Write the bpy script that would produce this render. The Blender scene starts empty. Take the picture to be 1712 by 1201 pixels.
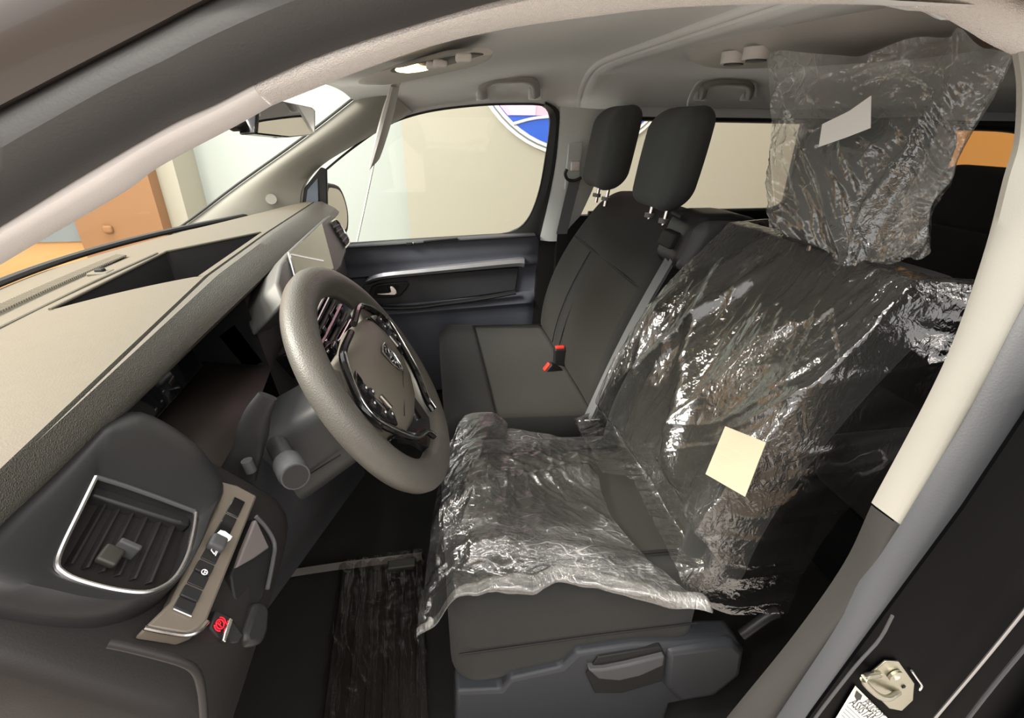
import bpy, bmesh, math, random
import numpy as np
from mathutils import Vector, Matrix, noise as mnoise

# ------------------------------------------------------------------ camera, world, lights, exposure
scene = bpy.context.scene
COL = scene.collection
IW, IH, FPX = 1712.0, 1201.0, 818.97
CAM = np.array([-0.4642, -1.2456, 1.1880])
YAW, PITCH, ROLL = 0.16643, 0.44577, 0.00908
_f = np.array([math.sin(YAW)*math.cos(PITCH), math.cos(YAW)*math.cos(PITCH), -math.sin(PITCH)])
_r0 = np.array([math.cos(YAW), -math.sin(YAW), 0.0])
_u0 = np.cross(_r0, _f)
_r = math.cos(ROLL)*_r0 + math.sin(ROLL)*_u0
_u = -math.sin(ROLL)*_r0 + math.cos(ROLL)*_u0
cam_data = bpy.data.cameras.new('camera')
cam_data.sensor_width = 36.0
cam_data.lens = FPX/IW*36.0
cam_data.clip_start = 0.02
cam = bpy.data.objects.new('camera', cam_data)
COL.objects.link(cam)
M = Matrix(((_r[0], _u[0], -_f[0], CAM[0]), (_r[1], _u[1], -_f[1], CAM[1]), (_r[2], _u[2], -_f[2], CAM[2]), (0, 0, 0, 1)))
cam.matrix_world = M
scene.camera = cam
scene.view_settings.view_transform = 'Standard'
scene.view_settings.look = 'None'
scene.view_settings.gamma = 1.0
scene.view_settings.use_curve_mapping = False
scene.view_settings.exposure = 0.92
scene.cycles.use_denoising = True
scene.cycles.max_bounces = 8
scene.cycles.transparent_max_bounces = 24
scene.cycles.sample_clamp_indirect = 6.0

world = bpy.data.worlds.new('showroom_ambient')
scene.world = world
world.use_nodes = True
wb = world.node_tree.nodes['Background']
wb.inputs[0].default_value = (1.0, 0.97, 0.94, 1)
wb.inputs[1].default_value = 1.15

def lamp(name, loc, target, size, power, color):
    l = bpy.data.lights.new(name, 'AREA')
    l.shape = 'RECTANGLE'; l.size, l.size_y = size; l.energy = power; l.color = color
    o = bpy.data.objects.new(name, l); COL.objects.link(o)
    o.location = loc
    o.rotation_euler = (Vector(target)-Vector(loc)).to_track_quat('-Z', 'Y').to_euler()
    return o
WARM = (1.0, 0.93, 0.82)
lamp('added_area_light', (-3.0, -0.7, 2.9), (-1.0, -0.4, 0.9), (1.4, 1.0), 150, WARM)  # unseen area light added as the warm light through the windscreen
lamp('added_area_light', (-0.9, -2.6, 3.0), (-0.2, -0.4, 0.5), (2.4, 0.14), 10, WARM)  # unseen narrow light added for glints on the plastic film
lamp('added_area_light', (1.0, -3.4, 3.0), (0.0, -0.4, 0.5), (2.4, 0.14), 10, WARM)  # another added unseen light, also for glints on the film
lamp('added_area_light', (-2.4, 2.4, 3.2), (-2.4, 3.6, 0.6), (2.5, 0.8), 60, (0.97, 1.0, 0.97))  # unseen area light aimed at the white wall
for sx, sy in ((-1.7, -2.0), (-0.6, -2.1), (0.5, -2.2), (-2.6, 0.4), (-2.0, -1.3)):
    lamp('added_glint_light', (sx, sy, 3.0), (-0.1, -0.4, 0.7), (0.16, 0.16), 7, WARM)  # small unseen lights added for sharp glints on the plastic

# ------------------------------------------------------------------ measuring helpers (pixel of the photo -> point on a real plane of the car)
def ray(px, py):
    return _r*(px-IW/2)/FPX - _u*(py-IH/2)/FPX + _f
def U(px, py, ax, val):
    d = ray(px, py); i = 'xyz'.index(ax); t = (val-CAM[i])/d[i]
    return CAM+t*d
def UP(px, py, P0, n):
    d = ray(px, py); n = np.array(n, float); t = ((np.array(P0, float)-CAM)@n)/(d@n)
    return CAM+t*d

# ------------------------------------------------------------------ materials
def srgb(r, g, b):
    f = lambda c: (c/255/12.92) if c/255 <= 0.04045 else ((c/255+0.055)/1.055)**2.4
    return (f(r), f(g), f(b), 1.0)
MATS = {}
def mat(name, col, rough=0.6, metal=0.0, spec=0.5, bump=None, var=0.0, varscale=8.0, sheen=0.0, coat=0.0):
    """bump = (kind, scale, strength); var = amount of colour variation"""
    if name in MATS: return MATS[name]
    m = bpy.data.materials.new(name); m.use_nodes = True
    nt = m.node_tree; b = nt.nodes['Principled BSDF']
    b.inputs['Base Color'].default_value = col
    b.inputs['Roughness'].default_value = rough
    b.inputs['Metallic'].default_value = metal
    b.inputs['Specular IOR Level'].default_value = spec
    if sheen: b.inputs['Sheen Weight'].default_value = sheen
    if coat: b.inputs['Coat Weight'].default_value = coat
    tc = nt.nodes.new('ShaderNodeTexCoord')
    geo = nt.nodes.new('ShaderNodeNewGeometry')
    if var:
        n = nt.nodes.new('ShaderNodeTexNoise'); n.inputs['Scale'].default_value = varscale; n.inputs['Detail'].default_value = 5
        nt.links.new(geo.outputs['Position'], n.inputs['Vector'])
        mx = nt.nodes.new('ShaderNodeMix'); mx.data_type = 'RGBA'
        mx.inputs['A'].default_value = tuple(c*(1-var) for c in col[:3])+(1,)
        mx.inputs['B'].default_value = tuple(min(1, c*(1+var)) for c in col[:3])+(1,)
        nt.links.new(n.outputs['Fac'], mx.inputs['Factor']); nt.links.new(mx.outputs['Result'], b.inputs['Base Color'])
    if bump:
        kind, sc, st = bump
        if kind == 'voronoi':
            t = nt.nodes.new('ShaderNodeTexVoronoi'); t.inputs['Scale'].default_value = sc; out = t.outputs['Distance']
        elif kind == 'weave':
            t = nt.nodes.new('ShaderNodeTexWave'); t.inputs['Scale'].default_value = sc; t.wave_type = 'BANDS'; t.bands_direction = 'DIAGONAL'
            t.inputs['Distortion'].default_value = 1.0; out = t.outputs['Fac']
        else:
            t = nt.nodes.new('ShaderNodeTexNoise'); t.inputs['Scale'].default_value = sc; t.inputs['Detail'].default_value = 4; out = t.outputs['Fac']
        nt.links.new(geo.outputs['Position'], t.inputs['Vector'])
        bp = nt.nodes.new('ShaderNodeBump'); bp.inputs['Strength'].default_value = st; bp.inputs['Distance'].default_value = 0.002
        nt.links.new(out, bp.inputs['Height']); nt.links.new(bp.outputs['Normal'], b.inputs['Normal'])
    MATS[name] = m
    return m
def emit(name, col, s):
    if name in MATS: return MATS[name]
    m = bpy.data.materials.new(name); m.use_nodes = True
    b = m.node_tree.nodes['Principled BSDF']
    b.inputs['Base Color'].default_value = col; b.inputs['Emission Color'].default_value = col; b.inputs['Emission Strength'].default_value = s
    MATS[name] = m; return m
def glass(name, tint=(1, 1, 1, 1), refl=1.0):
    m = bpy.data.materials.new(name); m.use_nodes = True; nt = m.node_tree
    for n in list(nt.nodes):
        if n.type != 'OUTPUT_MATERIAL': nt.nodes.remove(n)
    o = nt.nodes['Material Output']
    t = nt.nodes.new('ShaderNodeBsdfTransparent'); t.inputs[0].default_value = tint
    g = nt.nodes.new('ShaderNodeBsdfGlossy'); g.inputs['Roughness'].default_value = 0.02
    f = nt.nodes.new('ShaderNodeLayerWeight'); f.inputs['Blend'].default_value = 0.5
    pw = nt.nodes.new('ShaderNodeMath'); pw.operation = 'POWER'; pw.inputs[1].default_value = 5.0; nt.links.new(f.outputs['Facing'], pw.inputs[0])
    ma = nt.nodes.new('ShaderNodeMath'); ma.operation = 'MULTIPLY_ADD'; ma.inputs[1].default_value = 0.6*refl; ma.inputs[2].default_value = 0.03*refl; nt.links.new(pw.outputs[0], ma.inputs[0])
    mx = nt.nodes.new('ShaderNodeMixShader')
    nt.links.new(ma.outputs[0], mx.inputs[0]); nt.links.new(t.outputs[0], mx.inputs[1]); nt.links.new(g.outputs[0], mx.inputs[2])
    nt.links.new(mx.outputs[0], o.inputs['Surface'])
    MATS[name] = m; return m
def film(name, haze=0.10, tint=(0.93, 0.93, 0.92, 1), rough=0.07, scale=1.0, bstr=0.5, crease=0.5, stretch=(1, 1, 1), refl=1.7):
    """thin clear polythene: lets light through, shiny, whitened along its creases"""
    m = bpy.data.materials.new(name); m.use_nodes = True; nt = m.node_tree
    for n in list(nt.nodes):
        if n.type != 'OUTPUT_MATERIAL': nt.nodes.remove(n)
    N = nt.nodes.new; L = nt.links.new
    def math_(op, a, b=None, c=None, clamp=False):
        q = N('ShaderNodeMath'); q.operation = op; q.use_clamp = clamp
        for k, x in enumerate((a, b, c)):
            if x is None: continue
            if isinstance(x, (int, float)): q.inputs[k].default_value = x
            else: L(x, q.inputs[k])
        return q.outputs[0]
    o = nt.nodes['Material Output']
    geo = N('ShaderNodeNewGeometry')
    mp = N('ShaderNodeMapping'); mp.inputs['Scale'].default_value = stretch; mp.inputs['Rotation'].default_value = (0.35, 0.5, 0.4); L(geo.outputs['Position'], mp.inputs['Vector'])
    def line(sc, det, dist, width, off):
        t = N('ShaderNodeTexNoise'); t.inputs['Scale'].default_value = sc*scale; t.inputs['Detail'].default_value = det; t.inputs['Distortion'].default_value = dist
        ad = N('ShaderNodeVectorMath'); ad.operation = 'ADD'; ad.inputs[1].default_value = (off, off*.7, off*1.3); L(mp.outputs[0], ad.inputs[0]); L(ad.outputs[0], t.inputs['Vector'])
        d = math_('ABSOLUTE', math_('SUBTRACT', t.outputs['Fac'], 0.5))
        return math_('SUBTRACT', 1.0, math_('DIVIDE', d, width), clamp=True), math_('SUBTRACT', 1.0, math_('MULTIPLY', d, 4.0))
    l1, h1 = line(9, 2.0, 0.3, 0.012, 0.0)
    l2, h2 = line(30, 3.0, 0.6, 0.03, 3.1)
    l3, h3 = line(75, 3.0, 0.5, 0.04, 7.7)
    pn = N('ShaderNodeTexNoise'); pn.inputs['Scale'].default_value = 5.0; pn.inputs['Detail'].default_value = 3; L(mp.outputs[0], pn.inputs['Vector'])
    pm = N('ShaderNodeMapRange'); pm.inputs['From Min'].default_value = 0.46; pm.inputs['From Max'].default_value = 0.66; L(pn.outputs['Fac'], pm.inputs['Value'])
    patch_ = math_('MULTIPLY_ADD', pm.outputs[0], 0.7, 0.3)
    hgt = math_('MULTIPLY', patch_, math_('ADD', math_('MULTIPLY', h2, 0.6), math_('MULTIPLY', h3, 0.3)))
    bp = N('ShaderNodeBump'); bp.inputs['Strength'].default_value = bstr; bp.inputs['Distance'].default_value = 0.006; L(hgt, bp.inputs['Height'])
    hz = math_('MULTIPLY', math_('MULTIPLY', pm.outputs[0], pm.outputs[0]), math_('MULTIPLY_ADD', l1, crease, haze))
    hz = math_('ADD', hz, haze*0.35, clamp=True)
    tr = N('ShaderNodeBsdfTransparent'); tr.inputs[0].default_value = tint
    gl = N('ShaderNodeBsdfGlossy'); gl.inputs['Roughness'].default_value = rough; L(bp.outputs[0], gl.inputs['Normal'])
    df = N('ShaderNodeBsdfDiffuse'); df.inputs[0].default_value = (0.85, 0.85, 0.85, 1); L(bp.outputs[0], df.inputs['Normal'])
    tl = N('ShaderNodeBsdfTranslucent'); tl.inputs[0].default_value = (0.85, 0.85, 0.85, 1)
    dm = N('ShaderNodeMixShader'); dm.inputs[0].default_value = 0.35; L(df.outputs[0], dm.inputs[1]); L(tl.outputs[0], dm.inputs[2])
    m1 = N('ShaderNodeMixShader'); L(hz, m1.inputs[0]); L(tr.outputs[0], m1.inputs[1]); L(dm.outputs[0], m1.inputs[2])
    fr = N('ShaderNodeLayerWeight'); fr.inputs['Blend'].default_value = 0.5; L(bp.outputs[0], fr.inputs['Normal'])
    fa = math_('MULTIPLY', math_('MULTIPLY_ADD', math_('POWER', fr.outputs['Facing'], 4.0), 0.55, 0.05), refl, clamp=True)
    m2 = N('ShaderNodeMixShader'); L(fa, m2.inputs[0]); L(m1.outputs[0], m2.inputs[1]); L(gl.outputs[0], m2.inputs[2])
    L(m2.outputs[0], o.inputs['Surface'])
    MATS[name] = m; return m

HEADL = mat('headliner_fabric', (0.82, 0.84, 0.85, 1), 0.95, bump=('noise', 900, 0.25), var=0.05, varscale=300)
HEADD = mat('rail_fabric', (0.68, 0.65, 0.635, 1), 0.9, bump=('voronoi', 750, 0.5), var=0.05, varscale=200)
PILL = mat('light_grey_pillar_plastic', (0.70, 0.67, 0.66, 1), 0.55, bump=('noise', 700, 0.12))
PILLB = mat('ivory_pillar_plastic', (0.29, 0.283, 0.25, 1), 0.5, bump=('noise', 700, 0.1))
CHAR = mat('charcoal_plastic', (0.022, 0.021, 0.021, 1), 0.5, spec=0.25, bump=('noise', 600, 0.18))
CHARS = mat('smooth_charcoal_plastic', (0.022, 0.022, 0.023, 1), 0.38, spec=0.25, bump=('noise', 900, 0.06))
GREYP = mat('mid_grey_plastic', (0.06, 0.062, 0.066, 1), 0.5, spec=0.25, bump=('noise', 700, 0.12))
GREYB = mat('bluish_grey_door_plastic', (0.088, 0.095, 0.118, 1), 0.5, spec=0.25, bump=('noise', 600, 0.12))
DASHT = mat('grained_dash_vinyl', (0.115, 0.104, 0.082, 1), 0.55, spec=0.25, bump=('noise', 500, 0.3), var=0.06, varscale=60)
DASHL = mat('leather_grain_dash_vinyl', (0.085, 0.082, 0.07, 1), 0.42, bump=('voronoi', 620, 0.6))
DARK = mat('matte_black_plastic', (0.012, 0.012, 0.013, 1), 0.6, spec=0.25)
RUBB = mat('black_rubber', (0.02, 0.02, 0.02, 1), 0.55)
SEAL = mat('door_seal_rubber', (0.055, 0.054, 0.054, 1), 0.5, bump=('noise', 400, 0.15))
GLOSSK = mat('gloss_black_plastic', (0.006, 0.006, 0.007, 1), 0.12, coat=0.5)
PAINT = mat('black_car_paint', (0.002, 0.002, 0.0025, 1), 0.5, spec=0.02)
PAINTB = mat('black_paint_brown_reflection', (0.05, 0.042, 0.038, 1), 0.35, coat=0.3)  # black paint with its brown reflection put into the base colour
CHROME = mat('satin_chrome', (0.75, 0.75, 0.76, 1), 0.22, metal=1.0)
SILVER = mat('silver_trim', (0.62, 0.63, 0.68, 1), 0.3, metal=0.75)
BRONZE = mat('taupe_satin_trim', (0.19, 0.165, 0.135, 1), 0.38, metal=0.3)
FAB = mat('charcoal_seat_fabric', (0.013, 0.0135, 0.013, 1), 0.95, bump=('noise', 1200, 0.5), sheen=0.06)
FABL = mat('olive_charcoal_seat_fabric', (0.019, 0.018, 0.014, 1), 0.95, bump=('weave', 260, 0.35), sheen=0.06)
FABD = mat('black_seat_fabric', (0.007, 0.007, 0.007, 1), 0.95, bump=('noise', 1200, 0.5), sheen=0.05)
HRF = mat('headrest_fabric', (0.064, 0.071, 0.071, 1), 0.92, bump=('weave', 330, 0.3), sheen=0.05)
CARPET = mat('black_carpet', (0.008, 0.008, 0.008, 1), 1.0, bump=('noise', 500, 0.6))
LEATH = mat('steering_leather', (0.085, 0.081, 0.072, 1), 0.42, bump=('voronoi', 500, 0.22))
AIRB = mat('airbag_cover_vinyl', (0.125, 0.114, 0.094, 1), 0.5, bump=('noise', 700, 0.15))
BELT = mat('seat_belt_webbing', (0.16, 0.165, 0.17, 1), 0.6, bump=('weave', 400, 0.4))
RED = mat('red_button_plastic', (0.75, 0.05, 0.03, 1), 0.4)
PAPER = mat('cream_paper', (0.42, 0.395, 0.29, 1), 0.8, var=0.04, varscale=30)
PAPERW = mat('white_paper', (0.74, 0.74, 0.72, 1), 0.8)
INK = mat('grey_print_ink', (0.25, 0.24, 0.22, 1), 0.8)
INKK = mat('dark_print_ink', (0.05, 0.05, 0.05, 1), 0.8)
MIRR = mat('mirror_silvering', (0.9, 0.9, 0.9, 1), 0.02, metal=1.0)
STEEL = mat('zinc_steel', (0.40, 0.385, 0.30, 1), 0.3, metal=0.9, bump=('noise', 80, 0.3))
SCREEN = mat('display_glass', (0.01, 0.01, 0.011, 1), 0.06, coat=1.0)
WHITEP = mat('white_print', (0.8, 0.8, 0.8, 1), 0.5)
GLASS = glass('window_glass', (0.97, 0.985, 0.975, 1), 0.8)
GLASSW = glass('windscreen_glass', (0.97, 0.985, 0.975, 1), 0.25)
FILM = film('polythene_film', 0.03, crease=0.20, bstr=0.6, stretch=(1.0, 1.6, 0.8), refl=2.6)
FILMC = film('cushion_polythene_film', 0.10, crease=0.40, bstr=0.7, stretch=(0.8, 1.8, 1.0), refl=2.4)
FILMH = film('bag_polythene_film', 0.15, crease=0.40, bstr=0.7, stretch=(1.0, 1.4, 1.0), refl=2.6)
FILMG = film('gathered_polythene_film', 0.20, crease=0.5, bstr=0.8, stretch=(2.6, .5, 1.0), refl=2.2)
FILMM = film('brown_mat_film', 0.008, tint=(0.75, 0.7, 0.66, 1), rough=0.1, crease=0.03, stretch=(2.5, .7, 1), scale=1.2, refl=0.9)

# ------------------------------------------------------------------ mesh helpers
def obj(name, verts, faces, m, parent=None, smooth=True, bevel=0.0, bseg=2, sub=0, solid=0.0, mats=None, midx=None, auto=True):
    me = bpy.data.meshes.new(name)
    me.from_pydata([tuple(map(float, v)) for v in verts], [], [tuple(f) for f in faces])
    me.validate()
    ms = mats if mats else [m]
    for q in ms: me.materials.append(q)
    if midx is not None:
        for p_, i in zip(me.polygons, midx): p_.material_index = i
    bm = bmesh.new(); bm.from_mesh(me); bmesh.ops.recalc_face_normals(bm, faces=bm.faces); bm.to_mesh(me); bm.free()
    if smooth:
        for p_ in me.polygons: p_.use_smooth = True
        if auto:
            try: me.set_sharp_from_angle(angle=math.radians(42))
            except Exception: pass
    o = bpy.data.objects.new(name, me); COL.objects.link(o)
    if parent is not None: o.parent = parent
    if solid:
        s = o.modifiers.new('thickness', 'SOLIDIFY'); s.thickness = solid; s.offset = 0
    if bevel:
        b = o.modifiers.new('bevel', 'BEVEL'); b.width = bevel; b.segments = bseg; b.limit_method = 'ANGLE'; b.angle_limit = math.radians(35)
    if sub:
        s = o.modifiers.new('sub', 'SUBSURF'); s.levels = sub; s.render_levels = sub
    return o
def tag(o, label, cat=None, group=None):
    o['label'] = label
    if cat: o['category'] = cat
    if group: o['group'] = group
    return o
def struct(o, label=None, cat=None):
    o['kind'] = 'structure'
    if label: o['label'] = label
    if cat: o['category'] = cat
    return o
def thing(name, label, cat, loc=(0, 0, 0), group=None, kind=None):
    o = bpy.data.objects.new(name, None); COL.objects.link(o); o.empty_display_size = 0.05
    tag(o, label, cat, group)
    if kind: o['kind'] = kind
    return o
def loft(name, rings, m, parent=None, cu=False, cv=False, caps=False, **k):
    """rings: list of lists of points; cu closes each ring, cv joins last ring to first"""
    n = len(rings[0]); R = len(rings); V = [p for r in rings for p in r]; F = []
    for i in range(R if cv else R-1):
        for j in range(n if cu else n-1):
            a, b = i, (i+1) % R; c, d = j, (j+1) % n
            F.append((a*n+c, a*n+d, b*n+d, b*n+c))
    if caps and cu:
        F.append(tuple(range(n))); F.append(tuple((R-1)*n+j for j in range(n)))
    return obj(name, V, F, m, parent, **k)
def resample(pts, n):
    P = np.array(pts, float); d = np.r_[0, np.cumsum(np.linalg.norm(np.diff(P, axis=0), axis=1))]
    t = np.linspace(0, d[-1], n); return np.stack([np.interp(t, d, P[:, i]) for i in range(P.shape[1])], 1)
def smoothp(pts, n, it=2):
    """Catmull-Rom through pts, n samples"""
    P = np.array(pts, float); K = len(P)
    if K < 3: return resample(P, n)
    d = np.r_[0, np.cumsum(np.linalg.norm(np.diff(P, axis=0), axis=1)**0.5)]
    t = np.linspace(0, d[-1], n); out = []
    Pe = np.vstack([2*P[0]-P[1], P, 2*P[-1]-P[-2]])
    for tt in t:
        i = min(max(np.searchsorted(d, tt)-1, 0), K-2); u = (tt-d[i])/max(1e-9, d[i+1]-d[i])
        p0, p1, p2, p3 = Pe[i], Pe[i+1], Pe[i+2], Pe[i+3]
        out.append(0.5*((2*p1)+(-p0+p2)*u+(2*p0-5*p1+4*p2-p3)*u*u+(-p0+3*p1-3*p2+p3)*u**3))
    return np.array(out)
def frames(path, ref):
    P = np.array(path, float); T = np.gradient(P, axis=0); T /= np.linalg.norm(T, axis=1)[:, None]
    ref = np.array(ref, float); out = []
    for t in T:
        s = np.cross(t, ref); s /= np.linalg.norm(s); w = np.cross(s, t); out.append((s, w))
    return P, T, out
def sweep(name, path, prof, m, parent=None, ref=(0, 0, 1), closed=False, caps=True, taper=None, **k):
    """prof: list of (side, up) offsets, closed outline"""
    P, T, F = frames(path, ref)
    if closed:
        T = np.roll(P, -1, 0)-np.roll(P, 1, 0); T /= np.linalg.norm(T, axis=1)[:, None]; r = np.array(ref, float); F = []
        for t in T:
            s = np.cross(t, r); s /= np.linalg.norm(s); F.append((s, np.cross(s, t)))
    rings = []
    for i, (q, (s, w)) in enumerate(zip(P, F)):
        z = taper[i] if taper is not None else 1.0
        rings.append([q+s*a*z+w*b*z for a, b in prof])
    return loft(name, rings, m, parent, cu=True, cv=closed, caps=caps and not closed, **k)
def circ(r, n=10, r2=None):
    r2 = r if r2 is None else r2
    return [(r*math.cos(2*math.pi*i/n), r2*math.sin(2*math.pi*i/n)) for i in range(n)]
def sq(r, r2, e=0.45, n=16):
    o = []
    for i in range(n):
        t = 2*math.pi*i/n; c, s = math.cos(t), math.sin(t)
        o.append((r*math.copysign(abs(c)**e, c), r2*math.copysign(abs(s)**e, s)))
    return o
def tube(name, pts, r, m, parent=None, n=10, samples=None, ref=(0.13, 0.21, 0.97), taper=None, **k):
    P = smoothp(pts, samples) if samples else np.array(pts, float)
    return sweep(name, P, circ(r, n), m, parent, ref=ref, taper=taper, **k)
def axes_from(n, up=(0, 0, 1)):
    n = np.array(n, float); n /= np.linalg.norm(n); up = np.array(up, float)
    x = np.cross(up, n); x /= np.linalg.norm(x); return x, np.cross(n, x), n
def prism(name, poly, depth, m, parent=None, bevel=0.0, **k):
    """planar polygon (3D points) pushed along vector depth"""
    P = np.array(poly, float); D = np.array(depth, float); n = len(P)
    V = list(P)+list(P+D); F = [tuple(range(n)), tuple(range(2*n-1, n-1, -1))]+[(i, (i+1) % n, n+(i+1) % n, n+i) for i in range(n)]
    return obj(name, V, F, m, parent, bevel=bevel, **k)
def roundbox(h, r, seg=3, mid=6):
    """verts/faces of a rounded box with half sizes h and edge radius r"""
    ax = []
    for a in range(3):
        q = h[a]-r
        e = [q+r*math.tan(i/seg*math.pi/4) for i in range(1, seg+1)]
        c = list(np.linspace(-q, q, mid+1))
        ax.append([-x for x in reversed(e)]+c+e)
    V = {}; verts = []; F = []
    def vid(p):
        key = tuple(round(c, 7) for c in p)
        if key not in V:
            P = np.array(p); Q = np.clip(P, -(np.array(h)-r), np.array(h)-r); D = P-Q; L = np.linalg.norm(D)
            V[key] = len(verts); verts.append(Q+D/L*r if L > 0 else P)
        return V[key]
    for a in range(3):
        b, c = (a+1) % 3, (a+2) % 3
        for sgn in (-1, 1):
            for i in range(len(ax[b])-1):
                for j in range(len(ax[c])-1):
                    q = []
                    for di, dj in ((0, 0), (1, 0), (1, 1), (0, 1)):
                        p = [0, 0, 0]; p[a] = sgn*h[a]; p[b] = ax[b][i+di]; p[c] = ax[c][j+dj]; q.append(vid(p))
                    F.append(q if sgn > 0 else q[::-1])
    return np.array(verts), F
def rbox(name, h, r, m, parent=None, loc=(0, 0, 0), A=None, seg=3, mid=1, fn=None, **k):
    V, F = roundbox(h, r, seg, mid)
    if fn is not None: V = np.array([fn(v) for v in V])
    if A is not None: V = V@np.array(A, float)      # rows of A: world axes of local x, y, z
    V = V+np.array(loc, float)
    return obj(name, V, F, m, parent, **k)
def grid(name, fn, nu, nv, m, parent=None, **k):
    V = [fn(i/nu, j/nv) for i in range(nu+1) for j in range(nv+1)]; n = nv+1
    F = [(i*n+j, i*n+j+1, (i+1)*n+j+1, (i+1)*n+j) for i in range(nu) for j in range(nv)]
    return obj(name, V, F, m, parent, **k)
def lerp(a, b, t): return np.array(a, float)*(1-t)+np.array(b, float)*t
def sst(a, b, x):
    t = min(1, max(0, (x-a)/(b-a))); return t*t*(3-2*t)
def nz(x, y, z=0.0): return mnoise.noise(Vector((x, y, z)))
def ridge(x, y, z=0.0):
    return 1-abs(nz(x, y, z))*2.2
def copy_tree(o, parent=None):
    c = o.copy(); COL.objects.link(c)
    if parent is not None: c.parent = parent
    for ch in list(o.children): copy_tree(ch, c)
    return c
# ================================================================== THE PLACE: showroom around the car
FZ = -0.52
wall_col = mat('beige_showroom_wall', (0.36, 0.338, 0.27, 1), 0.9, var=0.03, varscale=0.8)
white_col = mat('white_showroom_wall', (0.39, 0.42, 0.39, 1), 0.85, var=0.02, varscale=0.7)
orange_col = mat('terracotta_wall_paint', (0.25, 0.125, 0.052, 1), 0.8, var=0.05, varscale=1.5)
yellow_col = mat('amber_wall_paint', (0.52, 0.29, 0.11, 1), 0.8, var=0.04, varscale=1.5)
brown_col = mat('ochre_wall_paint', (0.36, 0.155, 0.03, 1), 0.85)
floor_col = mat('polished_showroom_tile', (0.62, 0.58, 0.54, 1), 0.35, var=0.1, varscale=1.2)
struct(obj('floor', [(-9, -7, FZ), (8, -7, FZ), (8, 6, FZ), (-9, 6, FZ)], [(0, 1, 2, 3)], floor_col), 'brown polished showroom floor around the car')
def slab(name, x0, x1, y0, y1, z0, z1, m, parent=None, **k):
    V = [(x, y, z) for x in (x0, x1) for y in (y0, y1) for z in (z0, z1)]
    F = [(0, 1, 3, 2), (4, 6, 7, 5), (0, 4, 5, 1), (2, 3, 7, 6), (0, 2, 6, 4), (1, 5, 7, 3)]
    return obj(name, V, F, m, parent, smooth=False, **k)
struct(slab('wall_right', -0.645, 4.0, 3.5, 3.75, FZ, 3.4, wall_col), 'beige showroom wall behind the passenger door window')
struct(slab('wall_back', -9.0, -0.60, 3.9, 4.1, FZ, 3.4, white_col), 'bright white showroom wall behind the windscreen')
struct(slab('wall_rear', 4.0, 4.2, 0.6, 3.75, FZ, 3.4, brown_col), 'ochre showroom wall beyond the rear side window')
struct(slab('trim_1', -2.645, -2.50, 3.45, 3.9, FZ, 3.4, wall_col), 'pale pilaster beside the terracotta wall')
struct(slab('wall_front', -3.28, -2.645, 3.3, 3.9, FZ, 3.4, orange_col), 'terracotta wall section seen through the windscreen')
struct(slab('wall_left', -8.9, -3.28, 3.36, 3.6, FZ, 3.4, yellow_col), 'amber wall section at the left of the windscreen')
struct(slab('wall_added', -6, 4.0, -3.9, -3.7, FZ, 1.25, mat('tan_low_wall', (.26, .185, .12, 1), .8)), 'low tan wall added unseen behind the viewer to dim reflections')  # unseen low wall added to darken reflections and tint them brown
# framed wall panel on the amber wall
fp = thing('picture_frame', 'grey framed white panel on the amber wall outside the windscreen', 'frame')
a, b = U(88, 330, 'y', 3.34), U(145, 403, 'y', 3.34)
x1, z0 = b[0], b[2]; x0 = x1-0.55; z1 = z0+0.75
fgrey = mat('grey_frame_paint', (0.17, 0.19, 0.19, 1), 0.5)
for q in ((x0, x1, z0, z0+.12), (x0, x1, z1-.12, z1), (x0, x0+.12, z0+.12, z1-.12), (x1-.12, x1, z0+.12, z1-.12)):
    slab('frame_rail', q[0], q[1], 3.33, 3.362, q[2], q[3], fgrey, fp)
slab('inner_panel', x0+.12, x1-.12, 3.345, 3.362, z0+.12, z1-.12, PAPERW, fp)
# small round knob on the terracotta wall
k = U(182, 383, 'y', 3.3)
rbox('wall_knob', (.035, .02, .03), .018, orange_col, None, (k[0], 3.285, k[2]))
tag(bpy.data.objects['wall_knob'], 'small round terracotta knob low on the terracotta wall', 'knob')
# round blue wall sign
SX, SZ, SR = 0.905, 1.93, 1.0
sg = thing('round_sign', 'large round blue and pink wall sign with white rings behind the passenger window', 'sign')
def disc(name, cx, cz, r, y0, y1, m, parent, n=64):
    P = [(cx+r*math.cos(2*math.pi*i/n), y0, cz+r*math.sin(2*math.pi*i/n)) for i in range(n)]
    return prism(name, P, (0, y1-y0, 0), m, parent)
sblue = mat('sign_blue', (0.03, 0.10, 0.50, 1), 0.35); spink = mat('sign_pink', (0.80, 0.42, 0.52, 1), 0.4, var=0.2, varscale=3); slil = mat('sign_lilac', (0.55, 0.48, 0.75, 1), 0.4)
disc('outer_ring', SX, SZ, SR, 3.46, 3.5, PAPERW, sg)
disc('grey_ring', SX, SZ, SR-.028, 3.45, 3.47, fgrey, sg)
disc('inner_ring', SX, SZ, SR-.04, 3.44, 3.46, PAPERW, sg)
disc('blue_face', SX, SZ, SR-.07, 3.43, 3.45, sblue, sg)
def chord(zc, r, n=40):
    h = zc-SZ; a0 = math.asin(h/r); return [(SX+r*math.cos(t), 3.43, SZ+r*math.sin(t)) for t in np.linspace(a0, math.pi-a0, n)]
prism('pink_field', chord(U(880, 193, 'y', 3.43)[2], SR-.075), (0, -.008, 0), spink, sg)
prism('lilac_band', [(SX-.62, 3.42, 1.265), (SX-.40, 3.42, 1.265), (SX-.36, 3.42, 1.7), (SX-.80, 3.42, 1.7)], (0, -.004, 0), slil, sg)
st = U(858, 207, 'y', 3.42), U(922, 195, 'y', 3.42)
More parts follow.
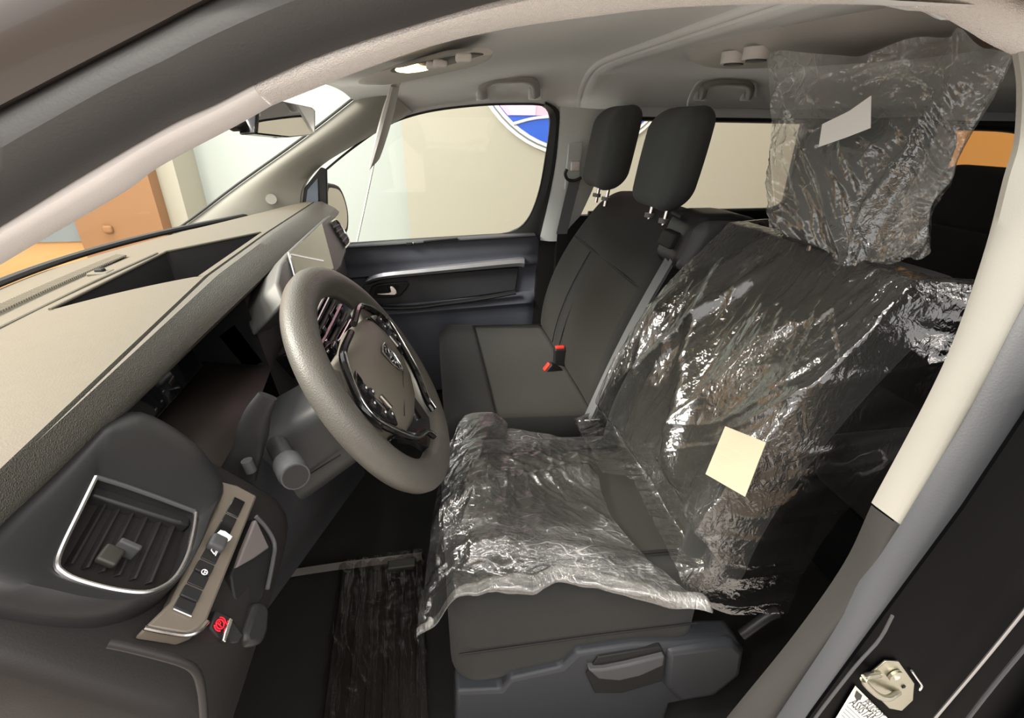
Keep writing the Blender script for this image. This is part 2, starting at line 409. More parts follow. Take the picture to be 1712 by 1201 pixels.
tube('white_stripe', [st[0], lerp(st[0], st[1], .5)+np.array([0, 0, .012]), st[1], st[1]+(st[1]-st[0])*.9+np.array([0, 0, -.03])], .012, PAPERW, sg, samples=16)

# ================================================================== CAR BODY (setting)
def farP(px, py, off=0.0):
    q = UP(px, py, (0, .87-off, .74), (0, .982, .189))
    return q if q[2] > .74 else U(px, py, 'y', .87-off)
def nearP(px, py, off=0.0):
    Y = -.85+off
    for _ in range(30):
        q = U(px, py, 'y', Y); Y = .5*Y+.5*(-.865+off+.12*min(1.1, max(0, (q[2]-.45)/.83))**2)
    return q
# car floor, firewall, rear shell
struct(slab('floor_car', -1.15, 2.7, -.84, .88, -.06, 0.0, CARPET), 'black carpet floor of the car')
struct(slab('wall_firewall', -1.2, -1.15, -.9, .9, -.06, .86, DARK), 'dark bulkhead ahead of the footwell')
struct(slab('wall_tail', 2.7, 2.75, -.9, .9, -.06, 1.4, DARK), 'dark rear end of the cabin')
struct(slab('wall_sill', -1.2, 2.75, .90, .94, -.3, .62, PAINT), 'black outer sill on the passenger side')
# ceiling: front headliner and rear headliner
def zc(x): return 1.292+.088*sst(-.72, .12, x)
def zedge(x): return 1.268-.012*sst(-.2, .2, x)
EDGE = np.array([farP(*q, -.012) for q in [(600, 236), (640, 211), (680, 194), (730, 182), (800, 174), (860, 172), (908, 174), (960, 178)]])
def head(u, v):
    s = -1+2*v
    y0 = .795*s
    xh = -.775+.085*(y0/.66)**2 if abs(y0) < .66 else -.69+.10*(abs(y0)-.66)/.15
    x = xh+(.12-xh)*u
    ye, ze = float(np.interp(x, EDGE[:, 0], EDGE[:, 1])), float(np.interp(x, EDGE[:, 0], EDGE[:, 2]))
    if s < 0: ye, ze = .735, 1.288
    y = ye*s
    prof = 1-abs(s)**8
    z = ze+(zc(x)-ze)*prof
    k_ = sst(.75, 1, u); z = z*(1-k_)+(1.235+.145*(1-abs(s)**8))*k_
    if s < 0: z = max(z, 1.30)
    return (x, y, z)
struct(grid('ceiling', head, 30, 80, HEADL), 'grey headliner over the front seats')
def rearhead(u, v):
    y = -.80+1.585*v
    # rounded step at the front, then a long panel
    us = [0, .01, .025, .05, .1, .2, .4, .7, 1.0]; xs = [.12, .122, .13, .15, .2, .4, .9, 1.7, 2.7]; dz = [.0, -.012, -.020, -.020, -.012, 0, .0, 0, 0]
    x = float(np.interp(u, us, xs)); d = float(np.interp(u, us, dz))
    s = abs(y)/.80; prof = 1-min(1, s)**8; zz = 1.235+(.145+d)*prof+(d if s > .8 else 0)*.6
    if y < 0: y, zz = y*.92, max(zz, 1.30)
    return (x, y, zz)
o = grid('ceiling', rearhead, 60, 80, HEADL); struct(o, 'grey rear headliner behind the moulded step')
def roofp(u, v):
    s = -1+2*v; x = -.74+3.5*u; e = abs(s)**5
    zt_ = 1.36+.07*sst(-.74, .0, x)-.05*sst(2.2, 2.76, x)
    return (x+.05*s*s*(1 if u < .01 else 0), .84*s, zt_-e*(zt_-(1.300 if s < 0 else 1.285)))
struct(grid('roof', roofp, 30, 40, PAINT), 'black outer roof of the car')
struct(slab('roof_rail', -.55, 2.75, .815, .86, 1.262, 1.30, PAINT), 'black outer roof side')
struct(slab('wall_body', .46, 2.75, -.935, -.905, -.35, 1.27, PAINT), 'black outer body side behind the driver door')
struct(slab('wall_sill', -1.2, 2.75, -.93, -.845, -.35, -.02, PAINT), 'black outer sill under the driver door')
def bonnet(u, v):
    s = -1+2*v; return (-1.40-.95*u+.28*s*s*(1-u), .93*s, .70-.27*u-.06*s**4)
struct(grid('bonnet', bonnet, 14, 16, PAINT), 'black sloping bonnet ahead of the windscreen')
struct(slab('wall_fender', -2.3, -1.0, -.96, -.92, -.35, .40, PAINT), 'black front wing on the driver side')
struct(slab('wall_fender', -2.3, -1.0, .92, .96, -.35, .40, PAINT), 'black front wing on the passenger side')
# rounded moulding where the two headliners meet
pts = [(.112, y, 1.233+.145*(1-min(1, abs(y)/.80)**8)) for y in np.linspace(-.70, .755, 30)]
pts = [(.118, .775, 1.16), (.113, .768, 1.22)][::1]+[tuple(q) for q in reversed(pts)]
struct(tube('trim_2', pts, .011, HEADL, None, n=10), 'rounded moulding across the headliner by the door pillar')

# far A pillar trim
WE = [(286, 394, .76), (330, 363, .755), (400, 310, .74), (505, 235, .705), (600, 161, .665), (622, 142, .65)]
DE = [(498, 366), (501, 350), (506, 313), (536, 277), (600, 238), (690, 188)]
we = smoothp([U(x, y, 'y', w) for x, y, w in WE], 24); de = smoothp([farP(*q, .03) for q in DE], 24)
rings = []
for a, b in zip(we, de):
    row = [a+np.array([-.02, .05, -.01])]
    for t in np.linspace(0, 1, 9):
        q = lerp(a, b, t); q = q+np.array([0, -.035, .012])*math.sin(math.pi*t)
        row.append(q)
    row.append(b+np.array([.0, .06, .0])); rings.append(row)
pa = loft('trim_3', rings, PILLB); struct(pa, 'ivory pillar trim between windscreen and passenger door')
q = U(454, 337, 'y', .765)
nd = np.array([.25, -.88, .40]); tube('emblem_disc', [q+nd*.024, q+nd*.029], .019, mat('pillar_button', (0.15, 0.15, 0.13, 1), .6), pa, n=20)
tube('edge_seal', [p+np.array([-.004, -.006, .004]) for p in we], .0045, RUBB, pa, n=8)
# windscreen
def wbase(y): return np.array([-1.385+.26*(y/.78)**2, y, .868])
def wtop(y): return np.array([-.745+.075*(y/.66)**2, y*.86, 1.292-.02*(y/.66)**2])
def wsf(u, v):
    y = -.78+1.56*v; a, b = wbase(y), wtop(y); q = lerp(a, b, u); q = q+np.array([-.03, 0, .035])*math.sin(math.pi*u); return q
w1 = grid('window_1', wsf, 10, 20, GLASSW); struct(w1, 'clear windscreen above the dashboard')
tube('lower_seal', [wbase(y)+np.array([.006, 0, .007]) for y in np.linspace(-.75, .77, 30)], .009, RUBB, w1, n=8)

# passenger door
d1 = thing('door_1', 'dark grey passenger door with silver strip and closed window', 'door', kind='structure')
OPEN = [(545, 284), (546, 340), (552, 400), (560, 408), (590, 407), (700, 400), (800, 394), (843, 391), (868, 382), (888, 358), (903, 315), (913, 260), (920, 215), (919, 190), (908, 176), (860, 174), (800, 176), (730, 184), (680, 196), (640, 213), (600, 240), (570, 263)]
op = smoothp([farP(*q) for q in OPEN+[OPEN[0]]], 90)[:-1]
prism('window_glass', [p+np.array([0, .012, 0]) for p in op], (0, .003, 0), GLASS, d1)
sweep('window_rubber', op, sq(.004, .005, .6, 8), RUBB, d1, ref=(0, 1, .19), closed=True)
# dark rear frame of the door
fo = [(912, 170), (930, 180), (938, 200), (933, 260), (924, 320), (906, 402), (893, 402)]
fi = [(908, 178), (917, 186), (920, 210), (913, 262), (903, 318), (880, 372), (846, 392)]
A_, B_ = smoothp([farP(*q, .012) for q in fo], 20), smoothp([farP(*q, .004) for q in fi], 20)
loft('window_frame', [[b+np.array([0, .02, 0]), b, lerp(a, b, .5)+np.array([0, -.012, 0]), a, a+np.array([0, .03, 0])] for a, b in zip(A_, B_)], RUBB, d1)
# sail panel in front of the window
prism('sail_panel', [farP(*q, .02) for q in [(503, 356), (508, 315), (536, 280), (546, 284), (548, 362)]], (0, .02, 0), RUBB, d1, bevel=.004)
prism('sail_inset', [farP(*q, .026) for q in [(510, 350), (514, 318), (531, 298), (533, 350)]], (0, .01, 0), mat('slate_plastic', (.13, .15, .19, 1), .5), d1, bevel=.002)
# inner panel built as a relief: rows of (z, depth) per station along x
XD0, XD1 = -.93, .012
def zat(px0, py0, px1, py1, x):
    a, b = farP(px0, py0), farP(px1, py1); return a[2]+(b[2]-a[2])*(x-a[0])/(b[0]-a[0])
def doorp(u, v):
    x = XD0+(XD1-XD0)*u
    zs = zat(580, 408, 890, 388, x)
    prof = [(zs, .0), (zs-.004, -.022), (zs-.03, -.030), (zs-.075, -.032), (zs-.10, -.024), (zs-.135, -.028), (zs-.15, -.006), (zs-.20, .0), (zs-.265, -.004), (zs-.285, -.042), (zs-.305, -.052), (zs-.33, -.036), (zs-.42, -.030), (zs-.55, -.028), (zs-.72, -.02)]
    i = v*(len(prof)-1); k_ = min(int(i), len(prof)-2); t = i-k_
    z = prof[k_][0]*(1-t)+prof[k_+1][0]*t; d = prof[k_][1]*(1-t)+prof[k_+1][1]*t
    edge = min(u, 1-u)*(XD1-XD0)
    if edge < .05: d = d*edge/.05-.010*(1-edge/.05)
    y = .87-.19*max(0, z-.74)+d
    return (x, y, z)
grid('inner_panel', doorp, 40, 42, GREYB, d1)
tr = smoothp([farP(*q, .05) for q in [(611, 470), (622, 462), (645, 456), (700, 450.5), (780, 442), (860, 433.5), (877, 433)]], 30)
bo = smoothp([farP(*q, .05) for q in [(611, 472), (622, 470), (645, 466), (700, 460.5), (780, 453), (860, 446), (876, 447)]], 30)
loft('silver_strip', [[a+np.array([0, .03, 0]), a, lerp(a, b, .5)+np.array([0, -.008, 0]), b, b+np.array([0, .03, 0])] for a, b in zip(tr, bo)], SILVER, d1)
prism('pocket_panel', [farP(*q, .018) for q in [(608, 478), (640, 467), (700, 461), (780, 454), (868, 447), (862, 486), (800, 495), (740, 503), (690, 509), (640, 509), (602, 502)]], (0, .012, 0), mat('dark_pocket_plastic', (.034, .036, .042, 1), .5, bump=('noise', 600, .1)), d1, bevel=.004)
# handle bezel and lever
bz = [farP(*q, .028) for q in [(614, 499), (621, 480), (632, 475), (680, 471), (685, 475), (680, 483), (670, 495), (655, 499)]]
prism('handle_bezel', bz, (0, .02, 0), CHARS, d1, bevel=.005)
cv = [farP(*q, .032) for q in [(624, 494), (630, 481), (642, 478), (664, 476), (668, 480), (660, 492), (648, 495)]]
prism('handle_cup', cv, (0, .006, 0), DARK, d1, bevel=.001)
hl = [farP(*q, .05) for q in [(630, 491), (648, 490.5), (653, 488), (651, 479.5), (657, 479), (663, 485), (664, 491), (660, 494), (640, 494), (630, 493)]]
prism('door_lever', hl, (0, .012, 0), CHROME, d1, bevel=.003)
sweep('armrest_lip', smoothp([farP(*q, .056) for q in [(606, 506), (640, 514), (690, 514), (740, 508), (800, 500), (862, 489)]], 24), sq(.016, .008, .7, 10), CHARS, d1, ref=(0, 0, 1))
sweep('sill_cap', smoothp([farP(*q, .03) for q in [(578, 412), (680, 405), (790, 398), (893, 392)]], 16), sq(.03, .006, .6, 10), GREYP, d1, ref=(0, 0, 1))
sweep('sill_slot', smoothp([farP(*q, .055) for q in [(708, 404), (740, 401), (765, 399)]], 8), sq(.008, .004, .6, 8), DARK, d1, ref=(0, 0, 1))
q = farP(684, 408, .06); rbox('lock_button', (.012, .006, .006), .003, DARK, d1, q)
q = farP(691, 407, .063); rbox('lock_tip', (.003, .004, .004), .002, CHROME, d1, q)

# far B pillar
bp1 = thing('trim_4', 'pale grey pillar trim behind the passenger door with belt guide', 'pillar', kind='structure')
bl = smoothp([farP(*q, .03) for q in [(937, 178), (937, 205), (931, 270), (920, 330), (903, 402)]], 16)
br = smoothp([farP(*q, .05) for q in [(1040, 186), (1030, 215), (1010, 270), (985, 330), (950, 402)]], 16)
loft('pillar_cover', [[a+np.array([0, .05, 0]), a, lerp(a, b, .3)+np.array([0, -.02, 0]), lerp(a, b, .7)+np.array([0, -.02, 0]), b, b+np.array([0, .05, 0])] for a, b in zip(bl, br)], mat('pale_pillar_plastic', (.60, .63, .62, 1), .5), bp1)
lw = [farP(*q, .03) for q in [(903, 400), (950, 400), (930, 560), (888, 560)]]
prism('pillar_foot', lw, (0, .05, 0), DARK, bp1)
prism('belt_guide', [farP(*q, .085) for q in [(951, 240), (975, 238), (968, 318), (944, 318)]], (0, .012, 0), mat('pale_pillar_plastic', (.6, .63, .62, 1), .5), bp1, bevel=.004)
q = farP(962, 278, .10); rbox('adjuster_button', (.018, .006, .018), .005, PILL, bp1, q)
# belt of the outer passenger seat
b1 = thing('seat_belt', 'grey passenger seat belt hanging from the far door pillar', 'seat belt')
dr = smoothp([farP(*q, .115) for q in [(948, 283), (945, 291), (949, 300), (960, 302), (972, 297)]], 16)
tube('belt_loop', dr, .006, RUBB, b1, n=8)
q0, q1 = farP(961, 300, .11), farP(943, 374, .10)
def strip(name, path, width, side, m, parent, th=.002):
    side = np.array(side, float); side /= np.linalg.norm(side)
    P = np.array(path, float); nrm = []
    T = np.gradient(P, axis=0)
    rings = []
    for p_, t in zip(P, T):
        n_ = np.cross(t, side); n_ /= np.linalg.norm(n_)
        rings.append([p_-side*width/2-n_*th/2, p_+side*width/2-n_*th/2, p_+side*width/2+n_*th/2, p_-side*width/2+n_*th/2])
    return loft(name, rings, m, parent, cu=True, caps=True)
strip('belt_webbing', [lerp(q0, q1, t) for t in np.linspace(0, 1.25, 8)], .046, (1, 0, 0), BELT, b1)
# rear side wall on the far side, window openings left free
yw = .80
def sidepanel(name, x0, x1, z0, z1, m, label=None, y=.80):
    return struct(slab(name, x0, x1, y, y+.04, z0, z1, m), label)
sidepanel('wall_side', .07, 2.7, -.05, .845, DARK, 'dark side lining under the rear windows')
sidepanel('wall_side', .10, 2.7, 1.222, 1.30, HEADL, 'grey lining above the rear side windows', .79)
sidepanel('wall_side', 1.12, 1.62, .84, 1.225, mat('dark_lining', (.06, .06, .06, 1), .8), 'dark pillar between the rear side windows')
sidepanel('wall_side', 1.5, 2.7, 1.195, 1.24, mat('dark_lining', (.06, .06, .06, 1), .8), 'dark lining above the rearmost window')
sidepanel('wall_side', 2.30, 2.7, .84, 1.225, mat('dark_lining', (.06, .06, .06, 1), .8), 'dark corner pillar at the tail')
w2 = struct(slab('window_2', .14, 1.13, .825, .829, .84, 1.225, GLASS), 'rear side window behind the passenger headrests')
tube('window_rubber', [(.16, .80, 1.218), (1.13, .80, 1.212)], .011, RUBB, w2, n=8)
tube('window_rubber', smoothp([(.2, .80, .853), (.95, .80, .853), (1.05, .80, .858), (1.10, .80, .885), (1.115, .80, .95), (1.115, .80, 1.2)], 30), .012, RUBB, w2, n=8)
w3 = struct(slab('window_3', 1.61, 2.31, .825, .829, .84, 1.225, GLASS), 'rearmost side window by the tail')
tube('window_rubber', smoothp([(1.63, .80, 1.198), (1.85, .80, 1.195), (2.1, .80, 1.19), (2.24, .80, 1.17), (2.295, .80, 1.12), (2.26, .80, 1.02), (2.20, .80, .92), (2.12, .80, .85)], 30), .013, RUBB, w3, n=8)
prism('corner_blank', [(2.31, .81, 1.225), (2.12, .81, 1.225), (2.24, .81, 1.175), (2.30, .81, 1.12), (2.27, .81, 1.03), (2.20, .81, .92), (2.12, .81, .84), (2.31, .81, .84)], (0, .012, 0), DARK, w3)
# near side shell behind the driver
struct(slab('wall_side', .42, 2.7, -.86, -.80, -.05, 1.27, mat('dark_lining', (.06, .06, .06, 1), .8)), 'dark side lining behind the driver')

# near door opening: trims, seal, body
def band(name, inner, outer, m, oi, oo, n=40, bulge=.02, depth=.006, sm=True, label=None, rows=7, parent=None, od=None):
    I = (smoothp if sm else resample)([nearP(*q, oi) for q in inner], n); O = (smoothp if sm else resample)([nearP(*q, oo) for q in outer], n)
    rings = []
    for a, b in zip(I, O):
        d = b-a; L = np.linalg.norm(d); nn = np.array([0, -1.0, 0.05])
        row = [a+np.array([0, depth, 0])]
        row += [lerp(a, b, t)+nn*bulge*math.sin(math.pi*t) for t in np.linspace(0, 1, rows)]
        row += [b+np.array([0, depth if od is None else od, 0])]
        rings.append(row)
    o = loft(name, rings, m, parent)
    return struct(o, label) if parent is None else o
band('trim_5', [(-60, 478), (35, 420), (196, 326), (266, 277), (392, 210), (452, 176)], [(-90, 430), (0, 377), (140, 291), (280, 210), (360, 173), (424, 140)], PILL, .02, -.005, bulge=.012, label='pale pillar trim above the dashboard on the driver side')
band('trim_6', [(452, 176), (561, 133), (605, 116), (724, 75), (850, 46), (991, 26), (1112, 12), (1287, 5), (1480, 7), (1568, 21), (1620, 46), (1659, 70), (1704, 92)],
     [(424, 140), (526, 95), (605, 67), (724, 30), (822, 2), (960, -30), (1100, -55), (1300, -70), (1530, -62), (1620, -45), (1690, -20), (1760, 20), (1830, 70)], HEADD, .022, -.004, n=70, bulge=.012, label='woven pale roof rail above the driver door opening')
band('trim_7', [(1702, 88), (1709, 150), (1704, 238), (1687, 298), (1655, 420), (1607, 560), (1555, 674), (1463, 846)], [(1830, 70), (1850, 200), (1830, 330), (1770, 420), (1712, 513), (1640, 655), (1580, 760), (1507, 878)], PILLB, .02, -.006, n=50, bulge=.012, label='ivory pillar trim beside the driver seat')
band('trim_8', [(1463, 850), (1415, 950), (1330, 1070), (1223, 1201), (1160, 1280)], [(1507, 880), (1440, 985), (1390, 1065), (1300, 1201), (1250, 1280)], mat('dark_pillar_plastic', (.036, .035, .033, 1), .5, spec=.25, bump=('noise', 700, .12)), .02, -.006, n=30, bulge=.010, label='dark grey lower pillar trim beside the driver seat')
band('trim_9', [(1830, 330), (1770, 420), (1712, 513), (1612, 703), (1560, 790), (1507, 878), (1440, 985), (1390, 1065), (1300, 1201), (1250, 1280)],
     [(1900, 420), (1840, 510), (1775, 610), (1712, 707), (1668, 780), (1612, 860), (1555, 945), (1493, 1020), (1357, 1201), (1305, 1280)], mat('grey_seal_rubber', (.062, .065, .072, 1), .42, bump=('noise', 400, .1)), -.008, -.035, n=50, bulge=.016, depth=.01, label='grey rubber door seal beside the driver pillar')
band('trim_10', [(-90, 430), (0, 377), (140, 291), (280, 210), (360, 173), (424, 140), (526, 95), (605, 67), (724, 30), (822, 2), (960, -30)],
     [(-120, 235), (0, 173), (123, 109), (245, 46), (329, 2), (420, -40), (500, -70), (590, -98), (700, -130)], SEAL, -.010, -.045, n=60, bulge=.03, depth=.01, label='dark rubber door seal along the windscreen pillar')
band('trim_11', [(-120, 238), (0, 176), (123, 112), (245, 49), (329, 5), (420, -37)], [(-250, 60), (-120, -20), (-20, -75), (60, -120), (120, -160), (200, -200)], PAINTB, -.06, -.075, n=30, bulge=.012, depth=.02, label='black roof frame with painted-in brown reflection outside the door seal')
jb = [U(*q, 'y', -.905) for q in [(1775, 600), (1712, 700), (1612, 850), (1493, 1010), (1357, 1195), (1300, 1280), (1900, 1500), (2300, 1200), (2200, 600)]]
j = struct(prism('wall_jamb', jb, (0, .004, 0), PAINT), 'glossy black door jamb beside the driver seat')
tube('jamb_fold_glint', [U(*q, 'y', -.925) for q in [(1760, 960), (1712, 1022), (1640, 1110), (1560, 1205), (1520, 1260)]], .0022, mat('paint_edge_glint', (.35, .35, .36, 1), .3, metal=.8), j, samples=16, n=8)  # light grey tube stands in for the reflection along the jamb fold
tube('jamb_groove', [U(*q, 'y', -.92) for q in [(1760, 1030), (1712, 1085), (1650, 1160), (1600, 1225)]], .003, GREYP, j, samples=16, n=8)
tube('seal_lip', [U(*q, 'y', -.915) for q in [(1492, 1030), (1470, 1070), (1430, 1115), (1375, 1185), (1350, 1220)]], .002, GREYP, j, samples=16, n=8)
# ================================================================== DASHBOARD
dash = thing('dashboard', 'charcoal van dashboard with sunlit top pad, open tray and air vents', 'dashboard')
GY = [-.93, -.23, .20, .80]; GX = [-.832, -.902, -.906, -.895]
def gx(y): return float(np.interp(y, GY, GX))
def lx(y): return -.842+.03*sst(.0, .7, y)
def bx_(y): return wbase(y)[0]+.012
def zt(x, y):
    b = bx_(y); g = gx(y); t = min(1, max(0, (x-b)/(g-b))); return .866+.052*math.sin(t*math.pi/2)
def P2(x, y, dz=0.0): return np.array([x, y, zt(x, y)+dz])
TA, TB, TC, TD = (-1.095, -.362), (-1.085, .033), (-.918, .198), (-.914, -.232)
V = []; F = []
def patch(e0, e1, n, m_):
    a = resample(np.array(e0), m_); b = resample(np.array(e1), m_); s = len(V)
    for i in range(n+1):
        for j in range(m_):
            q = lerp(a[j], b[j], i/n); V.append(P2(q[0], q[1]))
    for i in range(n):
        for j in range(m_-1):
            F.append((s+i*m_+j, s+i*m_+j+1, s+(i+1)*m_+j+1, s+(i+1)*m_+j))
patch([(bx_(-.93), -.93), (gx(-.93), -.93)], [(bx_(-.40), -.40), TA, TD, (gx(-.232), -.232)], 16, 25)
patch([(bx_(.06), .06), TB, TC, (gx(.198), .198)], [(bx_(.80), .80), (gx(.80), .80)], 16, 25)
patch([(bx_(y), y) for y in np.linspace(-.40, .06, 14)], [TA, TB], 8, 14)
patch([TD, TC], [(gx(-.232), -.232), (gx(.198), .198)], 2, 14)
obj('top_pad', V, F, DASHT, dash)
# open tray in the top pad
hole = [P2(*q) for q in (TA, TB, TC, TD)]
low = [np.array([q[0]*.9+c[0]*.1, q[1]*.9+c[1]*.1, .855-.02]) for q, c in zip((TA, TB, TC, TD), [(-1.0, -.09)]*4)]
rim = [h+np.array([0, 0, .003]) for h in hole]
V = hole+low; tr_ = obj('tray', V, [(0, 1, 5, 4), (1, 2, 6, 5), (2, 3, 7, 6), (3, 0, 4, 7), (4, 5, 6, 7)], CHARS, dash, bevel=.004)
for a, b in ((0, 1), (1, 2)):
    tube('tray_edge', [rim[a]-np.array([0, 0, .002]), rim[b]-np.array([0, 0, .002])], .003, DASHT, tr_, n=8)
# padded lip along the rear edge
ys = np.concatenate([np.linspace(-.93, .80, 70)])
rings = []
for y in ys:
    g, l = gx(y), lx(y); z = zt(g, y)
    rings.append([(g, y, z), (g+.002, y, z-.006), (g+.006, y, z-.001), (g+.016*(l-g+.012)/.06+.004, y, z+.0005), (lerp(g, l, .45)+.008, y, z-.009), (lerp(g, l, .8)+.010, y, z-.026), (l+.006, y, z-.040), (l, y, z-.050), (l-.02, y, z-.058), (l-.10, y, z-.062)])
loft('padded_lip', rings, DASHL, dash)
# defroster grille: ribs on a raised strip near the glass
gr = obj('defroster_strip', [P2(-1.245, -.60, .002), P2(-1.20, -.60, .004), P2(-1.172, .035, .004), P2(-1.215, .075, .002)], [(0, 1, 2, 3)], DARK, dash)
V = []; F = []
for i in range(110):
    t = i/110; a = lerp((-1.245, -.60), (-1.215, .075), t); b = lerp((-1.20, -.60), (-1.172, .035), t); w = .0022; s = len(V)
    for q in (a, b):
        p0 = P2(q[0], q[1], .003); V += [p0+np.array([0, -w/2, 0]), p0+np.array([0, w/2, 0]), p0+np.array([0, w/2, .004]), p0+np.array([0, -w/2, .004])]
    F += [(s+3, s+2, s+6, s+7), (s, s+3, s+7, s+4), (s+1, s+5, s+6, s+2), (s, s+1, s+2, s+3), (s+4, s+7, s+6, s+5)]
rb = obj('grille_ribs', V, F, DASHT, dash, smooth=False); rb['kind'] = 'stuff'
rbox('light_sensor', (.009, .007, .006), .004, DARK, dash, P2(-1.150, -.115, .004))
rbox('sensor_base', (.02, .016, .004), .0035, DASHT, dash, P2(-1.150, -.115, .0))
sb = tube('tray_border', [P2(-1.135, -.47, .001), P2(-1.115, -.2, .001), P2(-1.10, .02, .001)], .0035, DASHT, dash, n=8)
# instrument recess under the lip
cy0, cy1 = -.66, -.205
V = [(-.93, cy0, .856), (-.93, cy1, .856), (-.985, cy0, .72), (-.985, cy1, .72), (-.80, cy0+.04, .685), (-.832, cy1, .700), (-.85, cy0, .862), (-.85, cy1, .862)]
obj('instrument_recess', V, [(0, 1, 3, 2), (2, 3, 5, 4), (6, 0, 2, 4), (1, 7, 5, 3)], DARK, dash)
obj('instrument_floor', [(-.965, cy0+.03, .724), (-.96, cy1-.01, .727), (-.826, cy1-.002, .703), (-.79, cy0+.06, .690)], [(0, 1, 2, 3)], mat('brown_black_plastic', (.035, .028, .025, 1), .55), dash, solid=.004)
rbox('instrument_display', (.004, .17, .052), .003, SCREEN, dash, (-.95, -.44, .79), A=np.array([[.95, 0, .3], [0, 1, 0], [-.3, 0, .95]]))
# post at the inboard end of the recess
pp = [U(*q, 'y', -.205) for q in [(363, 562), (392, 540), (442, 606), (412, 621)]]
prism('recess_post', pp, (0, .012, 0), GREYP, dash, bevel=.003)
# centre face
cf = [(y, lx(y)) for y in np.linspace(-.19, .78, 20)]
loft('centre_face', [[(x-.05, y, .858), (x-.03, y, .845), (x-.012, y, .80), (x-.0, y, .72), (x+.012, y, .62), (x+.02, y, .5), (x-.05, y, .36), (x-.2, y, .28)] for y, x in cf], mat('taupe_grey_plastic', (.075, .07, .072, 1), .5, bump=('noise', 600, .12)), dash)
# centre display pod
NP = np.array([.88, .03, .47]); NP /= np.linalg.norm(NP); OP = np.array([-.775, .10, .86])
def pod(px, py, off=0.0): return UP(px, py, OP+NP*off, NP)
sc4 = [pod(*q) for q in [(483, 424), (537, 374), (557, 450), (498, 481)]]
outer = [pod(*q, -.004) for q in [(462, 470), (468, 440), (480, 421), (545, 362), (556, 356), (574, 395), (580, 420), (572, 447), (560, 462), (500, 500), (478, 506)]]
prism('display_pod', outer, -NP*.09+np.array([0, 0, -.03]), mat('pod_grey_plastic', (.10, .10, .095, 1), .5, bump=('noise', 700, .1)), dash, bevel=.008)
sc_ = prism('display_screen', [p+NP*.003 for p in sc4], -NP*.006, SCREEN, dash, bevel=.001)
tube('screen_edge', [pod(482, 423, .006), pod(498, 482, .006)], .0028, CHROME, sc_, n=8)
rbox('knob', (.012, .012, .010), .008, GLOSSK, sc_, pod(512, 462, .01), A=axes_from(NP))
# side vent on the pod's far end
vb = [pod(*q, .002) for q in [(553, 372), (563, 370), (581, 398), (584, 408), (578, 413)]]
pv = prism('pod_vent', vb, NP*.004, DARK, dash)
tube('vent_edge', [pod(*q, .008) for q in [(554, 371), (564, 369), (582, 398), (584, 406), (577, 415)]], .003, CHROME, pv, samples=14, n=8)
for i in range(4):
    t = (i+.6)/4.4; a = lerp((555, 375), (577, 411), t); b = lerp((565, 372), (583, 402), t)
    tube('vent_slat', [pod(a[0], a[1], .006), pod(b[0], b[1], .006)], .003, GREYP, pv, n=6)
# climate panel below the display
NS = np.array([.90, -.05, .43]); NS /= np.linalg.norm(NS); OS = np.array([-.755, .05, .70])
def stk(px, py, off=0.0): return UP(px, py, OS+NS*off, NS)
st_ = prism('climate_panel', [stk(*q) for q in [(490, 585), (535, 490), (572, 462), (596, 478), (598, 545), (556, 606), (520, 620)]], -NS*.05, GLOSSK, dash, bevel=.006)
rows = [((503, 572), (542, 494), CHROME, .0045), ((510, 578), (550, 497), CHROME, .003), ((519, 584), (560, 503), GREYP, .006), ((530, 590), (569, 512), GLOSSK, .008), ((541, 596), (578, 524), GREYP, .006), ((550, 600), (586, 535), CHROME, .003)]
for a, b, m_, r in rows:
    q = tube('control_strip', [stk(*a, .006), stk(*b, .006)], r, m_, st_, n=8)
for px, py in [(527, 545), (541, 552), (553, 528), (566, 540), (548, 578), (572, 520)]:
    rbox('control_key', (.012, .008, .005), .003, GLOSSK if px % 2 else CHARS, st_, stk(px, py, .012), A=axes_from(NS))
gs = thing('gear_selector', 'small black rotary gear selector with chrome marks behind the steering wheel', 'gear selector')
for k_, (px, py) in enumerate([(556, 586), (566, 580), (560, 574)]):
    rbox('selector_base' if k_ == 0 else 'selector_wing', (.020, .016, .014) if k_ == 0 else (.012, .008, .01), .006, GLOSSK if k_ == 0 else CHARS, gs, stk(px, py, .03), A=axes_from(NS))
for px, py in [(548, 588), (566, 570), (572, 585), (541, 603), (545, 570)]:
    rbox('chrome_mark', (.005, .003, .003), .002, CHROME, gs, stk(px, py, .045), A=axes_from(NS))

# ---- outboard end by the open door
NF = np.array([math.cos(math.radians(45)), 0, math.sin(math.radians(45))]); OF = np.array([-.82, 0, .85])
def face(px, py, off=0.0): return UP(px, py, OF+NF*off, NF)
AF = axes_from(NF)
prof = [(-1.14, .856), (-.90, .852), (-.846, .858), (-.80, .815), (-.725, .735), (-.692, .705), (-.688, .66), (-.71, .60), (-.735, .535), (-.80, .47), (-.86, .385), (-.93, .25), (-1.14, .2)]
rings = []
for y, s in [(-.955, .10), (-.945, .035), (-.93, .012), (-.90, .0), (-.80, .0), (-.70, .0), (-.655, .01), (-.645, .03)]:
    c0 = np.array([-.93, .6]); rings.append([(c0[0]+(x-c0[0])*(1-s), y, c0[1]+(z-c0[1])*(1-s*.6)) for x, z in prof])
loft('end_body', rings, mat('brown_charcoal_plastic', (.020, .018, .018, 1), .5, spec=.2, bump=('noise', 600, .1)), dash, cu=True, caps=True, sub=1, auto=False)
